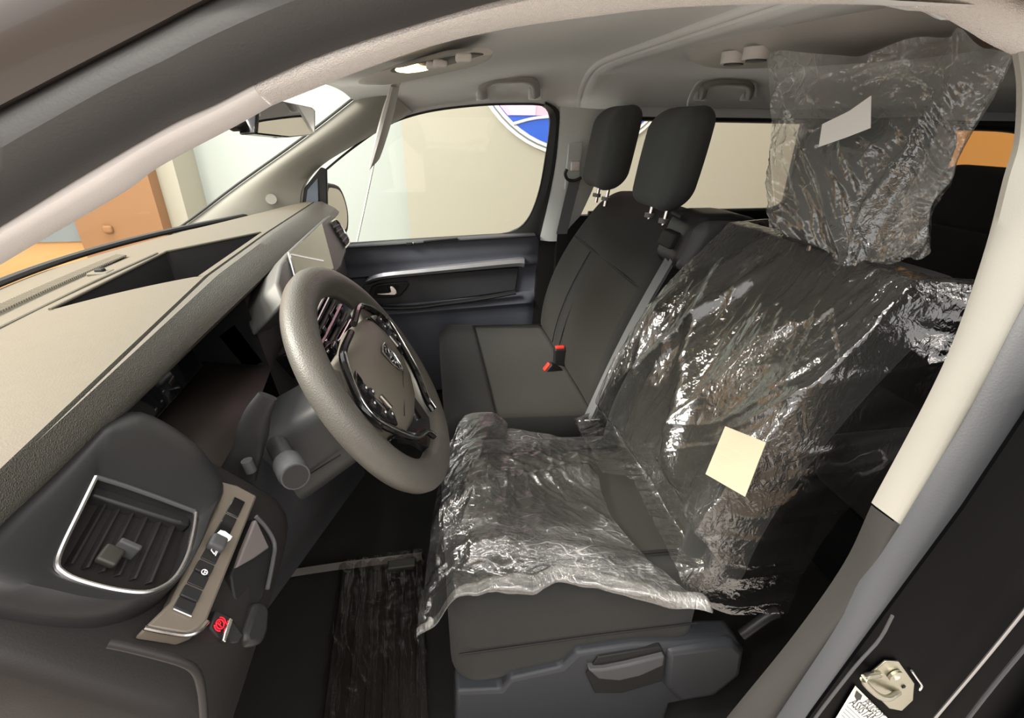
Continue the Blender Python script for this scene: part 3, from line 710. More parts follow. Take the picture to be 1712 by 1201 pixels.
# rounded vent housing and vent
VO = [(160, 800), (205, 814), (262, 834), (326, 855), (322, 888), (311, 930), (291, 965), (266, 983), (238, 990), (190, 985), (132, 970), (101, 955), (95, 940), (105, 912), (132, 858)]
VH = [(168, 705), (240, 690), (330, 745), (372, 812), (352, 868), (326, 925), (290, 982), (246, 1016), (172, 1036), (90, 1032), (20, 1018), (-60, 1000), (-90, 950), (-40, 890), (80, 790)]
vi = smoothp([face(*q, .012) for q in VO+[VO[0]]], 61)[:-1]
vh = smoothp([face(*q, .0) for q in VH+[VH[0]]], 61)[:-1]
ph = loft('vent_housing', [[a-NF*.03 for a in vh], list(vh), [lerp(a, b, .15)+NF*.009 for a, b in zip(vh, vi)], [lerp(a, b, .4)+NF*.012 for a, b in zip(vh, vi)], [lerp(a, b, .8)+NF*.006 for a, b in zip(vh, vi)], list(vi), [b-NF*.03 for b in vi], [lerp(b, np.mean(vi, 0), .1)-NF*.045 for b in vi]], CHARS, dash, cu=True)
av = thing('air_vent', '', None); del av['label']; av.parent = dash
obj('vent_back', [b-NF*.042 for b in vi], [tuple(range(len(vi)))], DARK, av)
# chrome surround: left, bottom and right sides
ch = smoothp([face(*q, .014) for q in [(160, 798), (132, 856), (105, 912), (95, 942), (103, 957), (132, 972), (190, 987), (238, 992), (266, 985), (292, 966), (312, 930), (323, 888), (327, 858)]], 50)
sweep('vent_surround', ch, circ(.0026, 8), CHROME, av, ref=NF)
sweep('top_edge', smoothp([face(*q, .014) for q in [(160, 798), (205, 812), (262, 832), (326, 856)]], 16), circ(.0025, 8), GREYP, av, ref=NF)
prism('vent_ledge', [face(*q, .0) for q in [(158, 806), (262, 838), (322, 862), (318, 880), (290, 872), (152, 828)]], -NF*.02, CHARS, av, bevel=.003)
for i in range(6):
    t = (i+.7)/6.4
    a = lerp((165, 832), (312, 876), t); b = lerp((103, 938), (272, 978), t)
    a, b = face(a[0], a[1], -.006), face(b[0], b[1], -.006); sd = np.cross(b-a, NF); sd /= np.linalg.norm(sd)
    prism('vane', [a-sd*.0012, a+sd*.0012, b+sd*.0012, b-sd*.0012], -NF*.03+sd*.016, CHAR, av, bevel=.0008)
q = face(184, 930, .004); e1 = face(206, 905, .004)-face(160, 940, .004)
rbox('vane_slider', (.010, .009, .004), .003, mat('olive_grey_plastic', (.03, .03, .024, 1), .5), av, q, A=AF)
rbox('slider_grip', (.003, .010, .009), .002, GREYP, av, face(212, 918, .006), A=AF)
# recirculation pictogram on the face: two offset outlined squares
def outline(name, c, hw, hh, m_, parent, r=.0006):
    e1_, e2_ = AF[0], AF[1]
    P = [c+e1_*a*hw+e2_*b*hh for a, b in ((-1, -1), (1, -1), (1, 1), (-1, 1), (-1, -1))]
    tube(name, P, r, m_, parent, n=5)
outline('pictogram', face(213, 787, .0125), .005, .005, WHITEP, ph); outline('pictogram', face(210, 783, .0118), .005, .005, WHITEP, ph)
# taupe switch panel with a bank of keys
SP = [(368, 804), (397, 811), (431, 829), (346, 1040), (333, 1053), (312, 1061), (242, 1049), (250, 1041), (286, 1006), (330, 910), (362, 850)]
sp = prism('switch_panel', [face(*q, .008) for q in SP], -NF*.02, BRONZE, dash, bevel=.003)
tube('chrome_lip', [face(*q, .008) for q in [(241, 1050), (275, 1057), (312, 1062), (334, 1054), (347, 1040)]], .0022, CHROME, sp, samples=20, n=8)
K0, K1, K2, K3 = (393, 829), (411, 838), (320, 1029), (290, 1016)
cuts = [0, .15, .38, .56, .66, .78, .89, 1.0]
for i in range(7):
    q = []
    for u, v in ((0, cuts[i]+.006), (1, cuts[i]+.006), (1, cuts[i+1]-.006), (0, cuts[i+1]-.006)):
        a = lerp(lerp(K0, K3, v), lerp(K1, K2, v), u); q.append(face(a[0], a[1], .0095+(.0015 if i in (3, 5) else 0)))
    prism('switch_key', q, -NF*.012, GLOSSK if i in (0, 1) else CHARS, sp, bevel=.001)
tube('key_chrome', [face(290, 1018, .010), face(320, 1031, .010)], .001, CHROME, sp, n=6)
rbox('dial', (.009, .009, .006), .004, GREYP, sp, face(363, 909, .013), A=AF)
wt = prism('paper_chip', [face(*q, .017) for q in [(356, 898), (368, 887), (376, 889), (388, 898), (384, 904), (376, 909)]], NF*.0006, PAPERW)
tag(wt, 'tiny white paper chip stuck on the dashboard switch row', 'sticker')
def icon(px, py, kind):
    c = face(px, py, .0125); e1_, e2_ = AF[0], AF[1]
    if kind == 'wheel':
        tube('key_icon', [c+e1_*.003*math.cos(t)+e2_*.003*math.sin(t) for t in np.linspace(0, 2*math.pi, 14)], .0005, WHITEP, sp, n=5)
        tube('key_icon', [c-e1_*.003, c+e1_*.003], .0005, WHITEP, sp, n=5)
        tube('key_icon', [c, c-e2_*.003], .0005, WHITEP, sp, n=5)
    else:
        tube('key_icon', [c-e1_*.004-e2_*.002, c-e1_*.001+e2_*.003, c+e1_*.001+e2_*.003, c+e1_*.004-e2_*.002, c-e1_*.004-e2_*.002], .0006, WHITEP, sp, n=5)
        tube('key_icon', [c-e1_*.005-e2_*.0035, c+e1_*.005-e2_*.0035], .0006, WHITEP, sp, n=5)
icon(358, 921, 'car'); icon(342, 957, 'wheel')
# parking brake switch with its red lit symbol
NB = np.array([.86, -.25, .44]); NB /= np.linalg.norm(NB); OB = np.array([-.700, -.855, .715])
def bk(px, py, off=0.0): return UP(px, py, OB+NB*off, NB)
bkp = prism('brake_switch', [bk(*q) for q in [(350, 1050), (362, 1020), (385, 1030), (408, 1062), (400, 1075), (372, 1080)]], -NB*.03, CHARS, dash, bevel=.002)
AB = axes_from(NB); c = bk(368, 1044, .003)
RL = emit('red_lamp', (1.0, .006, .02, 1), 0.9)
tube('lit_symbol', [c+AB[0]*.004*math.cos(t)+AB[1]*.005*math.sin(t) for t in np.linspace(0, 2*math.pi, 18)], .0006, RL, bkp, n=6)
for s in (-1, 1):
    tube('lit_symbol', [c+AB[0]*s*.0062*math.cos(t)+AB[1]*.0065*math.sin(t) for t in np.linspace(-.8, .8, 8)], .0005, RL, bkp, n=6)
tube('lit_symbol', [c-AB[0]*.001-AB[1]*.003, c-AB[0]*.001+AB[1]*.003, c+AB[0]*.0015+AB[1]*.0025, c+AB[0]*.0015+AB[1]*.0005, c-AB[0]*.001], .0005, RL, bkp, n=5)
prism('chrome_bar', [bk(*q, .004) for q in [(381, 1034), (386, 1037), (378, 1062), (373, 1076), (368, 1073), (371, 1060)]], NB*.004, CHROME, bkp, bevel=.001)
# storage pocket below the switches
NK = np.array([.93, -.1, .35]); OK_ = np.array([-.690, -.75, .70])
def pk(px, py, off=0.0): return UP(px, py, OK_+NK*off, NK)
prism('pocket_mouth', [pk(*q) for q in [(427, 866), (458, 912), (455, 940), (440, 1000), (412, 1040), (392, 1000), (386, 962), (405, 915)]], -NK*.012, DARK, dash, bevel=.002)
prism('pocket_lip', [pk(*q, .004) for q in [(429, 868), (451, 916), (425, 934), (396, 950), (408, 918)]], -NK*.008, mat('mauve_grey_plastic', (.13, .115, .115, 1), .5), dash, bevel=.002)
tube('pocket_rim', [pk(*q, .005) for q in [(428, 864), (446, 884), (459, 910), (456, 940), (447, 985)]], .0026, GREYP, dash, samples=20, n=8)
prism('pocket_foot', [pk(*q, .01) for q in [(430, 1006), (445, 1006), (453, 1018), (450, 1055), (441, 1077), (415, 1080), (410, 1062)]], -NK*.05, CHARS, dash, bevel=.006)
# ledge line on the end body
tube('lower_ledge', [U(*q, 'y', -.951) for q in [(182, 1076), (215, 1083), (262, 1095), (305, 1108), (328, 1124), (338, 1160), (342, 1215)]], .0035, mat('brown_charcoal_plastic', (.020, .018, .018, 1), .5), dash, samples=30, n=10)

# knee panel and steering column
def knee(u, v):
    TL, TR, BL, BR = np.array([-.79, -.625, .705]), np.array([-.735, -.16, .70]), np.array([-.80, -.66, .43]), np.array([-.66, -.22, .40])
    q = lerp(lerp(TL, TR, v), lerp(BL, BR, v), u)
    return q+np.array([.05, -.02, .0])*math.sin(math.pi*min(1, u*1.1))*math.sin(math.pi*(.15+.7*v))
grid('knee_panel', knee, 14, 18, mat('satin_slate_plastic', (.026, .027, .030, 1), .45, spec=.3, bump=('noise', 700, .08)), dash)
grid('knee_return', lambda u, v: lerp(knee(1, v), knee(1, v)+np.array([-.25, .05, -.06]), u), 4, 18, CHARS, dash)
# ================================================================== STEERING WHEEL
EW = .5512; CW = np.array([-.578, -.402, .765]); NW = np.array([math.cos(EW), 0, math.sin(EW)]); VW = np.array([-math.sin(EW), 0, math.cos(EW)]); YW = np.array([0, 1.0, 0])
def wp(a, b, n=0.0): return CW+YW*a+VW*b+NW*n
col = thing('steering_column', 'slate grey steering column shroud with stalks behind the wheel', 'steering column')
AW = np.array([YW, VW, NW])
def shr(v):
    t = (v[2]+.09)/.18; return np.array([v[0]*(1.05-.15*t), v[1]*(1.0-.12*t), v[2]])
SL = mat('column_grey_plastic', (.04, .041, .043, 1), .45, spec=.3, bump=('noise', 700, .1))
rbox('shroud', (.095, .075, .095), .03, SL, col, wp(-.02, -.02, -.15), A=AW, fn=shr, mid=3)
rbox('shroud_collar', (.07, .06, .03), .02, CHARS, col, wp(0, 0, -.045), A=AW)
tube('shroud_seam', [wp(-.118, -.045, -.10), wp(-.118, -.045, -.22)], .0015, DARK, col, n=6)
# light stalk pointing at the door
s0, s1 = U(468, 752, 'y', -.56), U(494, 797, 'y', -.655)
d = s1-s0; L = np.linalg.norm(d); d /= L
lt = smoothp([s0-d*.02, s0+d*L*.3, s0+d*L*.55], 8)
tube('stalk', lt, .017, CHARS, col, n=16)
tube('stalk_grip', [s0+d*L*.5, s0+d*L*.56, s0+d*L*.9, s0+d*L*.97], .0215, GREYP, col, n=18, taper=[.86, 1, 1, .9])
tube('stalk_ring', [s0+d*L*.96, s0+d*L*1.01], .0195, GREYP, col, n=18)
tube('stalk_cap', [s0+d*L*.98, s0+d*L*1.02], .0172, CHARS, col, n=18)
tube('stalk_line', [s0+d*L*.985+np.cross(d, (0, 0, 1))*.0185*math.cos(a)+np.cross(d, np.cross(d, (0, 0, 1)))*.0185*math.sin(a) for a in np.linspace(0, 2*math.pi, 30)], .001, CHROME, col, n=6)
# shift paddle / lever at the left of the column
pl = smoothp([U(*q, 'y', -.60) for q in [(448, 662), (432, 690), (423, 720), (415, 752), (403, 782), (398, 796)]], 24)
sweep('paddle', pl, sq(.026, .010, .8, 14), CHARS, col, ref=(.35, -.9, .3), taper=list(np.interp(np.linspace(0, 1, 24), [0, .25, .45, .6, 1], [.5, .7, .85, .8, 1.05])))
tube('paddle_tip', [U(*q, 'y', -.625) for q in [(412, 770), (420, 788)]], .008, GREYP, col, n=10)

sw = thing('steering_wheel', 'leather rimmed multifunction steering wheel with metal emblem and black spokes', 'steering wheel')
RA, RB = .226, .194; NR = 96
def rimp(t, k=1.0, n=0.0):
    c, s = math.cos(t), math.sin(t); e = .94
    return wp(k*RA*math.copysign(abs(c)**e, c)+.004, k*RB*math.copysign(abs(s)**e, s), n)
rim = [rimp(2*math.pi*i/NR) for i in range(NR)]
sweep('rim', rim, circ(.030, 16, .0245), LEATH, sw, ref=NW, closed=True)
for ang in (151, 219, 20, -40):
    t = math.radians(ang); c = rimp(t); dd = rimp(t+.01)-rimp(t-.01); dd /= np.linalg.norm(dd); s = np.cross(dd, NW)
    tube('rim_joint', [c+s*.028*math.cos(a)+NW*.023*math.sin(a) for a in np.linspace(0, 2*math.pi, 20)], .0011, DARK, sw, n=6)
# airbag cover: faceted pad
hub = [(-.165, .062), (-.12, .092), (-.03, .082), (.05, .086), (.13, .070), (.165, .03), (.15, -.03), (.10, -.078), (.03, -.098), (-.05, -.098), (-.12, -.075), (-.155, -.02)]
c2 = np.array([0.0, -.008])
r0 = [wp(a, b, -.02) for a, b in hub]; r1 = [wp(a, b, .010) for a, b in hub]
r2 = [wp(*lerp((a, b), c2, .12), .022) for a, b in hub]; r3 = [wp(*lerp((a, b), c2, .55), .033) for a, b in hub]; r4 = [wp(*lerp((a, b), c2, .97), .036) for a, b in hub]
loft('airbag_cover', [r0, r1, r2, r3, r4], AIRB, sw, cu=True, caps=True)
tube('cover_seam', [wp(-.10, -.055, .026), wp(-.02, -.035, .034), wp(.03, -.03, .035)], .001, CHARS, sw, n=6)
# backing and spokes
def spoke(name, poly, m_, n0, n1):
    return prism(name, [wp(a, b, n0) for a, b in poly], NW*(n1-n0), m_, sw, bevel=.004)
spoke('spoke', [(-.215, .085), (-.15, .105), (-.10, .06), (-.10, -.05), (-.15, -.03), (-.212, -.02)], AIRB, -.015, .008)
spoke('spoke', [(.215, .085), (.15, .09), (.10, .06), (.10, -.05), (.16, -.03), (.212, -.02)], AIRB, -.015, .008)
spoke('spoke', [(-.14, -.06), (.12, -.06), (.07, -.115), (.05, -.185), (-.05, -.185), (-.08, -.12)], GLOSSK, -.015, .004)
# gloss black frames carrying the switches
for s, nm in ((-1, 'switch_frame'), (1, 'switch_frame')):
    tube(nm, [wp(s*a, b, .022) for a, b in [(.02, .098), (.115, .098), (.165, .066), (.192, .03), (.180, -.012), (.125, -.085), (.062, -.125), (.048, -.15)]], .0065, GLOSSK, sw, samples=40, n=8)
    tube('chrome_line', [wp(s*a, b, .029) for a, b in [(.115, .101), (.169, .068), (.197, .03), (.184, -.014), (.129, -.088), (.066, -.126), (.052, -.15)]], .0012, CHROME, sw, samples=40, n=6)
    pd = prism('switch_pod', [wp(s*a, b, .010) for a, b in [(.118, .07), (.158, .06), (.182, .028), (.172, -.008), (.14, -.045), (.118, -.03), (.135, .02)]], NW*.014, GLOSSK, sw, bevel=.003)
    for a, b in [(.150, .045), (.165, .022), (.158, -.004), (.140, .03), (.142, -.02)]:
        rbox('thumb_key', (.007, .006, .003), .002, CHARS, pd, wp(s*a, b, .026), A=AW)
        rbox('key_print', (.0022, .0016, .0006), .0004, WHITEP, pd, wp(s*a, b, .0296), A=AW)
    tube('roller', [wp(s*.126, .012, .027), wp(s*.126, -.016, .027)], .005, CHROME, pd, n=10)
# shield shaped emblem with a small lion-like ribbon mark
sh = [(-.020, .026), (0, .029), (.020, .026), (.021, -.002), (.013, -.022), (0, -.032), (-.013, -.022), (-.021, -.002)]
em = prism('emblem', [wp(a+.016, b+.006, .035) for a, b in sh], NW*.002, GLOSSK, sw, bevel=.0006)
tube('emblem_rim', [wp(a+.016, b+.006, .0385) for a, b in sh+[sh[0]]], .0018, CHROME, em, n=6)
for pts in ([(-.012, .018), (0, .021), (.010, .016), (.004, .008), (-.008, .006)], [(-.010, .004), (.002, .002), (.012, .006)], [(-.006, -.004), (.004, -.008), (.010, -.002)], [(-.004, -.012), (.002, -.020), (.007, -.012)]):
    tube('emblem_mark', [wp(a+.016, b+.006, .0385) for a, b in pts], .0016, CHROME, em, n=6)
# ================================================================== SEATS
def xf(z): return -.012+.225*max(0, (z-.40)/.55)**1.55
def xfd(z): return -.012+.262*max(0, (z-.40)/.55)**1.85
def pad(name, h, r, fn, mats, mfn, parent, seg=4, mid=12, **k):
    V, F = roundbox(h, r, seg, mid)
    W = np.array([fn(v) for v in V])
    idx = [mfn(V[list(f)].mean(0), W[list(f)].mean(0)) for f in F]
    return obj(name, W, F, mats[0], parent, mats=mats, midx=idx, auto=False, **k)
YD = -.42
ds = thing('driver_seat', 'charcoal fabric driver seat under clear protective film', 'seat')
def cushion_fn(yc, hy, x0, x1, ztop, th, bol=.022, wl=.17):
    def fn(v):
        x = (x0+x1)/2+v[0]; y = yc+v[1]; t = (v[2]/(th/2)+1)/2
        b = bol*sst(wl, wl+.07, abs(v[1])) if bol else 0
        s = (x-x0)/(x1-x0)
        top = ztop+.018*(1-s)-.010*s+b*(1-.3*s)-.03*sst(.12, 0, s)*0
        z = (ztop-th)+(top-(ztop-th))*t
        return np.array([x, y, z])
    return fn
pad('cushion', (.245, .255, .11), .05, cushion_fn(YD, .255, -.475, .015, .425, .22), [FABL, FAB], lambda l, w: 1 if (abs(l[1]) > .175 or l[2] < .02 or l[0] < -.20) else 0, ds)
tube('cushion_piping', smoothp([(-.46, YD-.175, .452), (-.3, YD-.175, .445), (-.1, YD-.175, .434), (0, YD-.175, .428)], 20), .0035, DARK, ds, n=8)
tube('cushion_piping', smoothp([(-.46, YD+.175, .452), (-.3, YD+.175, .445), (-.1, YD+.175, .434), (0, YD+.175, .428)], 20), .0035, DARK, ds, n=8)
tube('side_seam', [(-.46, YD-.258, .335), (-.2, YD-.258, .33), (0, YD-.257, .32)], .002, DARK, ds, n=6)
def back_fn(yc, taper=.12, bol=.03, wl=.16, z0=.37, z1=.975, th=.12):
    def fn(v):
        t = (v[2]/((z1-z0)/2)+1)/2; z = z0+(z1-z0)*t
        f = (th/2-v[0])/th
        y = yc+v[1]*(1-taper*t**3)
        b = bol*sst(wl, wl+.06, abs(v[1]))*f*(1-.6*sst(.7, 1, t)) if bol else 0
        return np.array([xfd(z)+th/2+v[0]-b+.02*sst(.85, 1, t)*f, y, z-.02*sst(.75, 1, abs(v[1])/.27)*t**4])
    return fn
pad('backrest', (.06, .25, .3025), .045, back_fn(YD), [FABL, FAB], lambda l, w: 1 if (abs(l[1]) > .165 or l[0] > .03) else 0, ds)
HRV = lambda v: np.array([v[0]+.10*v[2]+.010*math.cos(v[1]*8), v[1]*(1-.08*(v[2]/.13)**2), v[2]])
hd = rbox('headrest', (.052, .135, .115), .045, HRF, ds, (.300, YD, 1.09), fn=HRV, mid=5, seg=4, auto=False)
for s in (-1, 1): tube('headrest_post', [(.298, YD+s*.06, .95), (.296, YD+s*.06, 1.0)], .007, CHROME, hd, n=10)
SHD = mat('slate_seat_plastic', (.034, .037, .043, 1), .45, spec=.25, bump=('noise', 700, .1))
shp = [U(*q, 'y', -.69) for q in [(762, 1158), (838, 1156), (852, 1138), (940, 1119), (966, 1094), (1060, 1080), (1140, 1078), (1190, 1073), (1232, 1072), (1245, 1088), (1238, 1130), (1195, 1165), (1120, 1178), (1108, 1215), (1000, 1230), (760, 1230)]]
sd = prism('side_shield', shp, (0, .05, 0), SHD, ds, bevel=.008, bseg=3)
lv = [U(*q, 'y', -.705) for q in [(984, 1122), (1000, 1137), (1035, 1140), (1070, 1132), (1110, 1114), (1112, 1098), (1050, 1113), (1010, 1121)]]
prism('seat_lever', lv, (0, .02, 0), GREYP, sd, bevel=.004)
prism('lever_recess', [U(*q, 'y', -.695) for q in [(980, 1128), (1000, 1100), (1105, 1082), (1114, 1100), (1108, 1140), (1040, 1160), (995, 1160)]], (0, .01, 0), DARK, sd, bevel=.002)
prism('recline_cover', [U(*q, 'y', -.70) for q in [(1117, 1092), (1230, 1078), (1245, 1092), (1240, 1128), (1195, 1165), (1135, 1176), (1112, 1150)]], (0, .03, 0), SHD, sd, bevel=.012, bseg=3)
slab('seat_base', -.44, .02, -.64, -.20, .0, .21, DARK, ds)
tube('recline_lever', [U(*q, 'y', -.66) for q in [(1240, 1062), (1262, 1046), (1285, 1030), (1300, 1024)]], .011, CHARS, ds, samples=12, n=10)

# ---- passenger bench
bs = thing('bench_seat', 'charcoal and olive fabric double passenger bench by the far door', 'seat')
YB, HB = .325, .405
pad('cushion', (.235, HB, .10), .055, cushion_fn(YB, HB, -.455, .015, .415, .20, bol=.0), [FABL, FABD], lambda l, w: 1 if (w[0] < -.315 or l[2] < .03 or w[1] > .66 or w[1] < -.05) else 0, bs, mid=24)
tube('cushion_seam', smoothp([(-.312, -.05, .432), (-.312, .3, .434), (-.312, .655, .432)], 12), .003, DARK, bs, n=6)
tube('cushion_seam', smoothp([(-.312, .655, .432), (-.15, .66, .424), (-.02, .66, .418)], 12), .003, DARK, bs, n=6)
def bfn(v):
    z0, z1, th = .37, .965, .13
    t = (v[2]/((z1-z0)/2)+1)/2; z = z0+(z1-z0)*t; f = (th/2-v[0])/th; y = YB+v[1]
    tt = 1-.10*t**4
    bulge = .012*math.cos((y-YB)/.405*math.pi*2)*-1*f*math.sin(math.pi*t)
    return np.array([xf(z)+th/2+v[0]-.012*f*math.sin(math.pi*t)+bulge*.6, YB+v[1]*tt, z-.03*sst(.8, 1.0, abs(v[1])/HB)*t**3])
def bm_(l, w):
    if l[0] > .0: return 1
    if w[2] > .785+.02*(w[1]-.3): return 1
    if abs(w[1]-.40) < .045 or w[1] > .66 or w[1] < .0: return 1
    return 0
bk_ = pad('backrest', (.065, HB, .2975), .05, bfn, [FABL, FAB], bm_, bs, mid=28)
sm_ = [(xf(.785)-.012, y, .785+.02*(y-.3)) for y in np.linspace(.0, .66, 14)]
tube('back_seam', sm_, .0032, DARK, bs, n=6)
for yy in (.355, .445): tube('back_seam', [(xf(z)-.012-.004*math.sin(math.pi*(z-.4)/.4), yy, z) for z in np.linspace(.43, .78, 10)], .002, DARK, bs, n=6)
def headrest(cx, cy, czz, lab):
    h = rbox('headrest', (.058, .125, .132), .052, HRF, bs, (cx, cy, czz), fn=lambda v: np.array([v[0]+.16*v[2]-.018*(v[1]/.13)**2, v[1]*(1-.10*(v[2]/.13)**2), v[2]+.010*v[0]/.06]), mid=5, seg=5, auto=False)
    h['label'] = lab
    for s in (-.05, .05):
        p0 = np.array([cx-.03, cy+s, czz-.19]); p1 = np.array([cx-.02, cy+s, czz-.12])
        tube('headrest_post', [p0, p1], .0065, CHROME, h, n=10)
        tube('post_collar', [p0+np.array([0, 0, .020]), p0+np.array([.001, 0, .032])], .015, mat('collar_grey_plastic', (.16, .16, .16, 1), .4), h, n=14)
    rings_ = [(cx-.062, cy+s_, czz) for s_ in (0,)]
    return h
headrest(.190, .545, 1.118, 'far upright charcoal headrest'); headrest(.235, .165, 1.105, 'near upright charcoal headrest')
# belt reel housing on the inboard shoulder of the bench
def hs(v):
    return np.array([v[0]+.35*v[2]+.03*(v[1]/.07)**2*0, v[1], v[2]*(1-.25*sst(0, .1, v[0]))])
rh = rbox('belt_housing', (.095, .08, .070), .038, CHARS, bs, (.250, -.05, .925), fn=hs, mid=4, seg=4, auto=False)
rbox('housing_cheek', (.085, .032, .062), .026, GREYP, rh, (.245, -.115, .920), fn=hs, mid=3, seg=4, auto=False)
tube('housing_hinge', [(.165, -.02, .985), (.165, -.07, .982)], .008, DARK, rh, n=10)
rbox('belt_slot', (.012, .035, .02), .006, DARK, rh, (.150, -.045, .925), fn=hs)
b2 = thing('seat_belt', 'grey seat belt running down the inboard side of the bench to its latch', 'seat belt')
pa_, pb_ = U(1148, 388, 'y', -.06), U(984, 700, 'y', -.135)
for k_, (o0, o1, w) in enumerate(((0, 0, .040), (.012, .010, .014))):
    P = [lerp(pa_, pb_, t)+np.array([-.012*math.sin(math.pi*t)-.006*k_, -.004*k_-o0, 0]) for t in np.linspace(0, 1, 14)]
    strip('belt_webbing', P, w, (.35, -.85, .25), BELT, b2, th=.0025)
q = U(982, 704, 'y', -.14)
rbox('latch_plate', (.030, .018, .012), .008, GREYP, b2, q, A=axes_from((.4, -.75, .5)))
tube('latch_slot', [q+np.array([-.03, -.012, .010]), q+np.array([.03, -.012, .010])], .004, CHROME, b2, n=8)
def buckle(name, px, py, y, lab, h=.045, tilt=(0, 0, 1), redp=True, group=None):
    t = thing(name, lab, 'buckle', group=group)
    c = U(px, py, 'y', y); up_ = np.array(tilt, float); up_ /= np.linalg.norm(up_)
    x_ = np.cross(up_, (0, 1, 0)); x_ /= np.linalg.norm(x_); y_ = np.cross(up_, x_); A = np.array([x_, y_, up_])
    rbox('body', (.021, .014, h), .006, CHARS, t, c-up_*h, A=A)
    if redp: rbox('red_button', (.016, .009, .006), .003, RED, t, c+up_*.001, A=A)
    tube('stem', [c-up_*h*1.9, c-up_*(h*1.9+.03)], .010, DARK, t, n=8)
    return t
buckle('belt_buckle', 936, 582, .30, 'upright black belt buckle with red button between the bench seats')
buckle('belt_buckle', 915, 614, .25, 'tilted black belt buckle with red button lying on the bench', h=.028, tilt=(-.75, -.15, .55))
buckle('belt_buckle', 985, 716, -.15, 'dark grey belt buckle beside the driver cushion holding the latch', h=.030, redp=False)
bpy.data.objects['belt_buckle.002']['category'] = 'buckle'

# second row seats: dark shapes behind the driver
def rowseat(y, lab):
    t = thing('second_row_chair', lab, 'seat')
    rbox('backrest', (.07, .24, .30), .05, FABD, t, (1.05, y, .62), fn=lambda v: np.array([v[0]+.25*v[2], v[1]*(1-.1*(v[2]/.3)**2), v[2]]), mid=4)
    rbox('cushion', (.24, .24, .08), .05, FABD, t, (.80, y, .36), mid=3)
    rbox('headrest', (.05, .14, .09), .04, FABD, t, (1.15, y, 1.0), fn=lambda v: np.array([v[0]+.2*v[2], v[1], v[2]]), mid=3)
    slab('seat_base', .62, 1.02, y-.2, y+.2, 0, .29, DARK, t)
rowseat(.02, 'black second row seat behind the driver seat in shadow')
rowseat(-.50, 'black second row seat by the near side in deep shadow')

# ================================================================== ROOF FITTINGS, MIRRORS
def handle(pxs, y0, lab, sc=1.0):
    t = thing('grab_handle', lab, 'handle')
    py_ = [q[1] for q in pxs]; P = smoothp([U(px, py, 'y', y0-.055*(max(py_)-py)/(max(py_)-min(py_))) for px, py in pxs], 40)
    sweep('grip', P, sq(.016*sc, .013*sc, .7, 12), mat('handle_grey_plastic', (.40, .40, .39, 1), .6), t, ref=(0, -1, .35))
    for q in (P[1], P[-2]): rbox('mount', (.024*sc, .012, .018*sc), .006, HEADL, t, q+np.array([0, .014, 0]))
    return t
handle([(808, 162), (808, 144), (824, 133), (850, 131), (878, 131), (893, 140), (896, 160)], .725, 'grey grab handle above the passenger door window')
handle([(1173, 162), (1180, 143), (1196, 137), (1220, 136), (1246, 138), (1254, 148), (1252, 162)], .735, 'grey grab handle above the rear side window')
for q, rr in (([(799, 162), (799, 140), (818, 126), (850, 124), (886, 125), (903, 138), (904, 160)], .73), ([(1150, 190), (1152, 165), (1168, 138), (1195, 128), (1240, 128), (1262, 140), (1264, 160)], .74)):
    struct(tube('trim_12', [U(px, py, 'y', rr+.03-.06*(max(w_[1] for w_ in q)-py)/36) for px, py in q], .005, HEADL, None, samples=30, n=8), 'moulded recess edge around a grab handle')
# dome light console
dc = thing('dome_console', 'grey overhead console with a lit map lamp behind the windscreen header', 'lamp')
zc_ = 1.285
def dz(px, py, z): return U(px, py, 'z', z)
sweep('console_body', smoothp([dz(px, py, 1.300) for px, py in [(612, 136), (650, 127), (700, 115), (745, 104), (790, 92), (806, 86)]], 24), sq(.055, .016, .8, 14), mat('console_grey_plastic', (.46, .45, .43, 1), .6), dc, ref=(0, 0, 1), taper=list(np.interp(np.linspace(0, 1, 24), [0, .15, .8, 1], [.55, 1.0, .8, .35])))
LENS = emit('map_lamp_glow', (1.0, .72, .30, 1), 4.0)
sweep('lamp_lens', smoothp([dz(px, py, 1.283) for px, py in [(675, 118), (690, 116), (711, 111)]], 8), sq(.020, .004, .7, 10), LENS, dc, ref=(0, 0, 1))
sweep('lens_frame', smoothp([dz(px, py, 1.286) for px, py in [(668, 120), (690, 115), (740, 104), (798, 90)]], 16), sq(.028, .004, .7, 10), GREYP, dc, ref=(0, 0, 1), taper=list(np.interp(np.linspace(0, 1, 16), [0, .1, .6, 1], [.7, 1, .8, .4])))
for px, py in [(724, 110), (736, 107), (775, 97)]:
    rbox('console_button', (.012, .012, .006), .004, mat('console_grey_plastic', (.46, .45, .43, 1), .6), dc, dz(px, py, 1.280))
# mirror foot / sensor cover on the screen header
# sun visor swung down, seen on edge
sv = thing('sun_visor', 'pale sun visor swung down in front of the passenger window', 'visor')
v0, v1 = U(661, 143, 'y', .42), U(625, 276, 'y', .42)
ax_ = (v1-v0)/np.linalg.norm(v1-v0); wd = np.array([.08, 1, .10]); wd /= np.linalg.norm(wd); th_ = np.cross(ax_, wd)
P = [v0+(v1-v0)*t for t in np.linspace(0, 1, 20)]
rings = []
for i, p_ in enumerate(P):
    t = i/19; k_ = math.sin(math.pi*min(1, max(0, .08+.92*t)))**.35 if t > .5 else min(1, .55+t*1.6)
    rings.append([p_+th_*a*.013*k_+wd*b*.085 for a, b in sq(1, 1, .7, 14)])
loft('visor_body', rings, mat('visor_vinyl', (.60, .60, .58, 1), .7), sv, cu=True, caps=True)
tube('visor_arm', [U(655, 122, 'y', .40), U(656, 135, 'y', .40), U(662, 150, 'y', .40)], .006, PILL, sv, samples=8, n=8)
tube('thin_strip', [U(625, 274, 'y', .42), U(611, 340, 'y', .42), U(597, 404, 'y', .42)], .003, PILL, sv, samples=8, n=6)  # thin pale strip hanging below the visor body
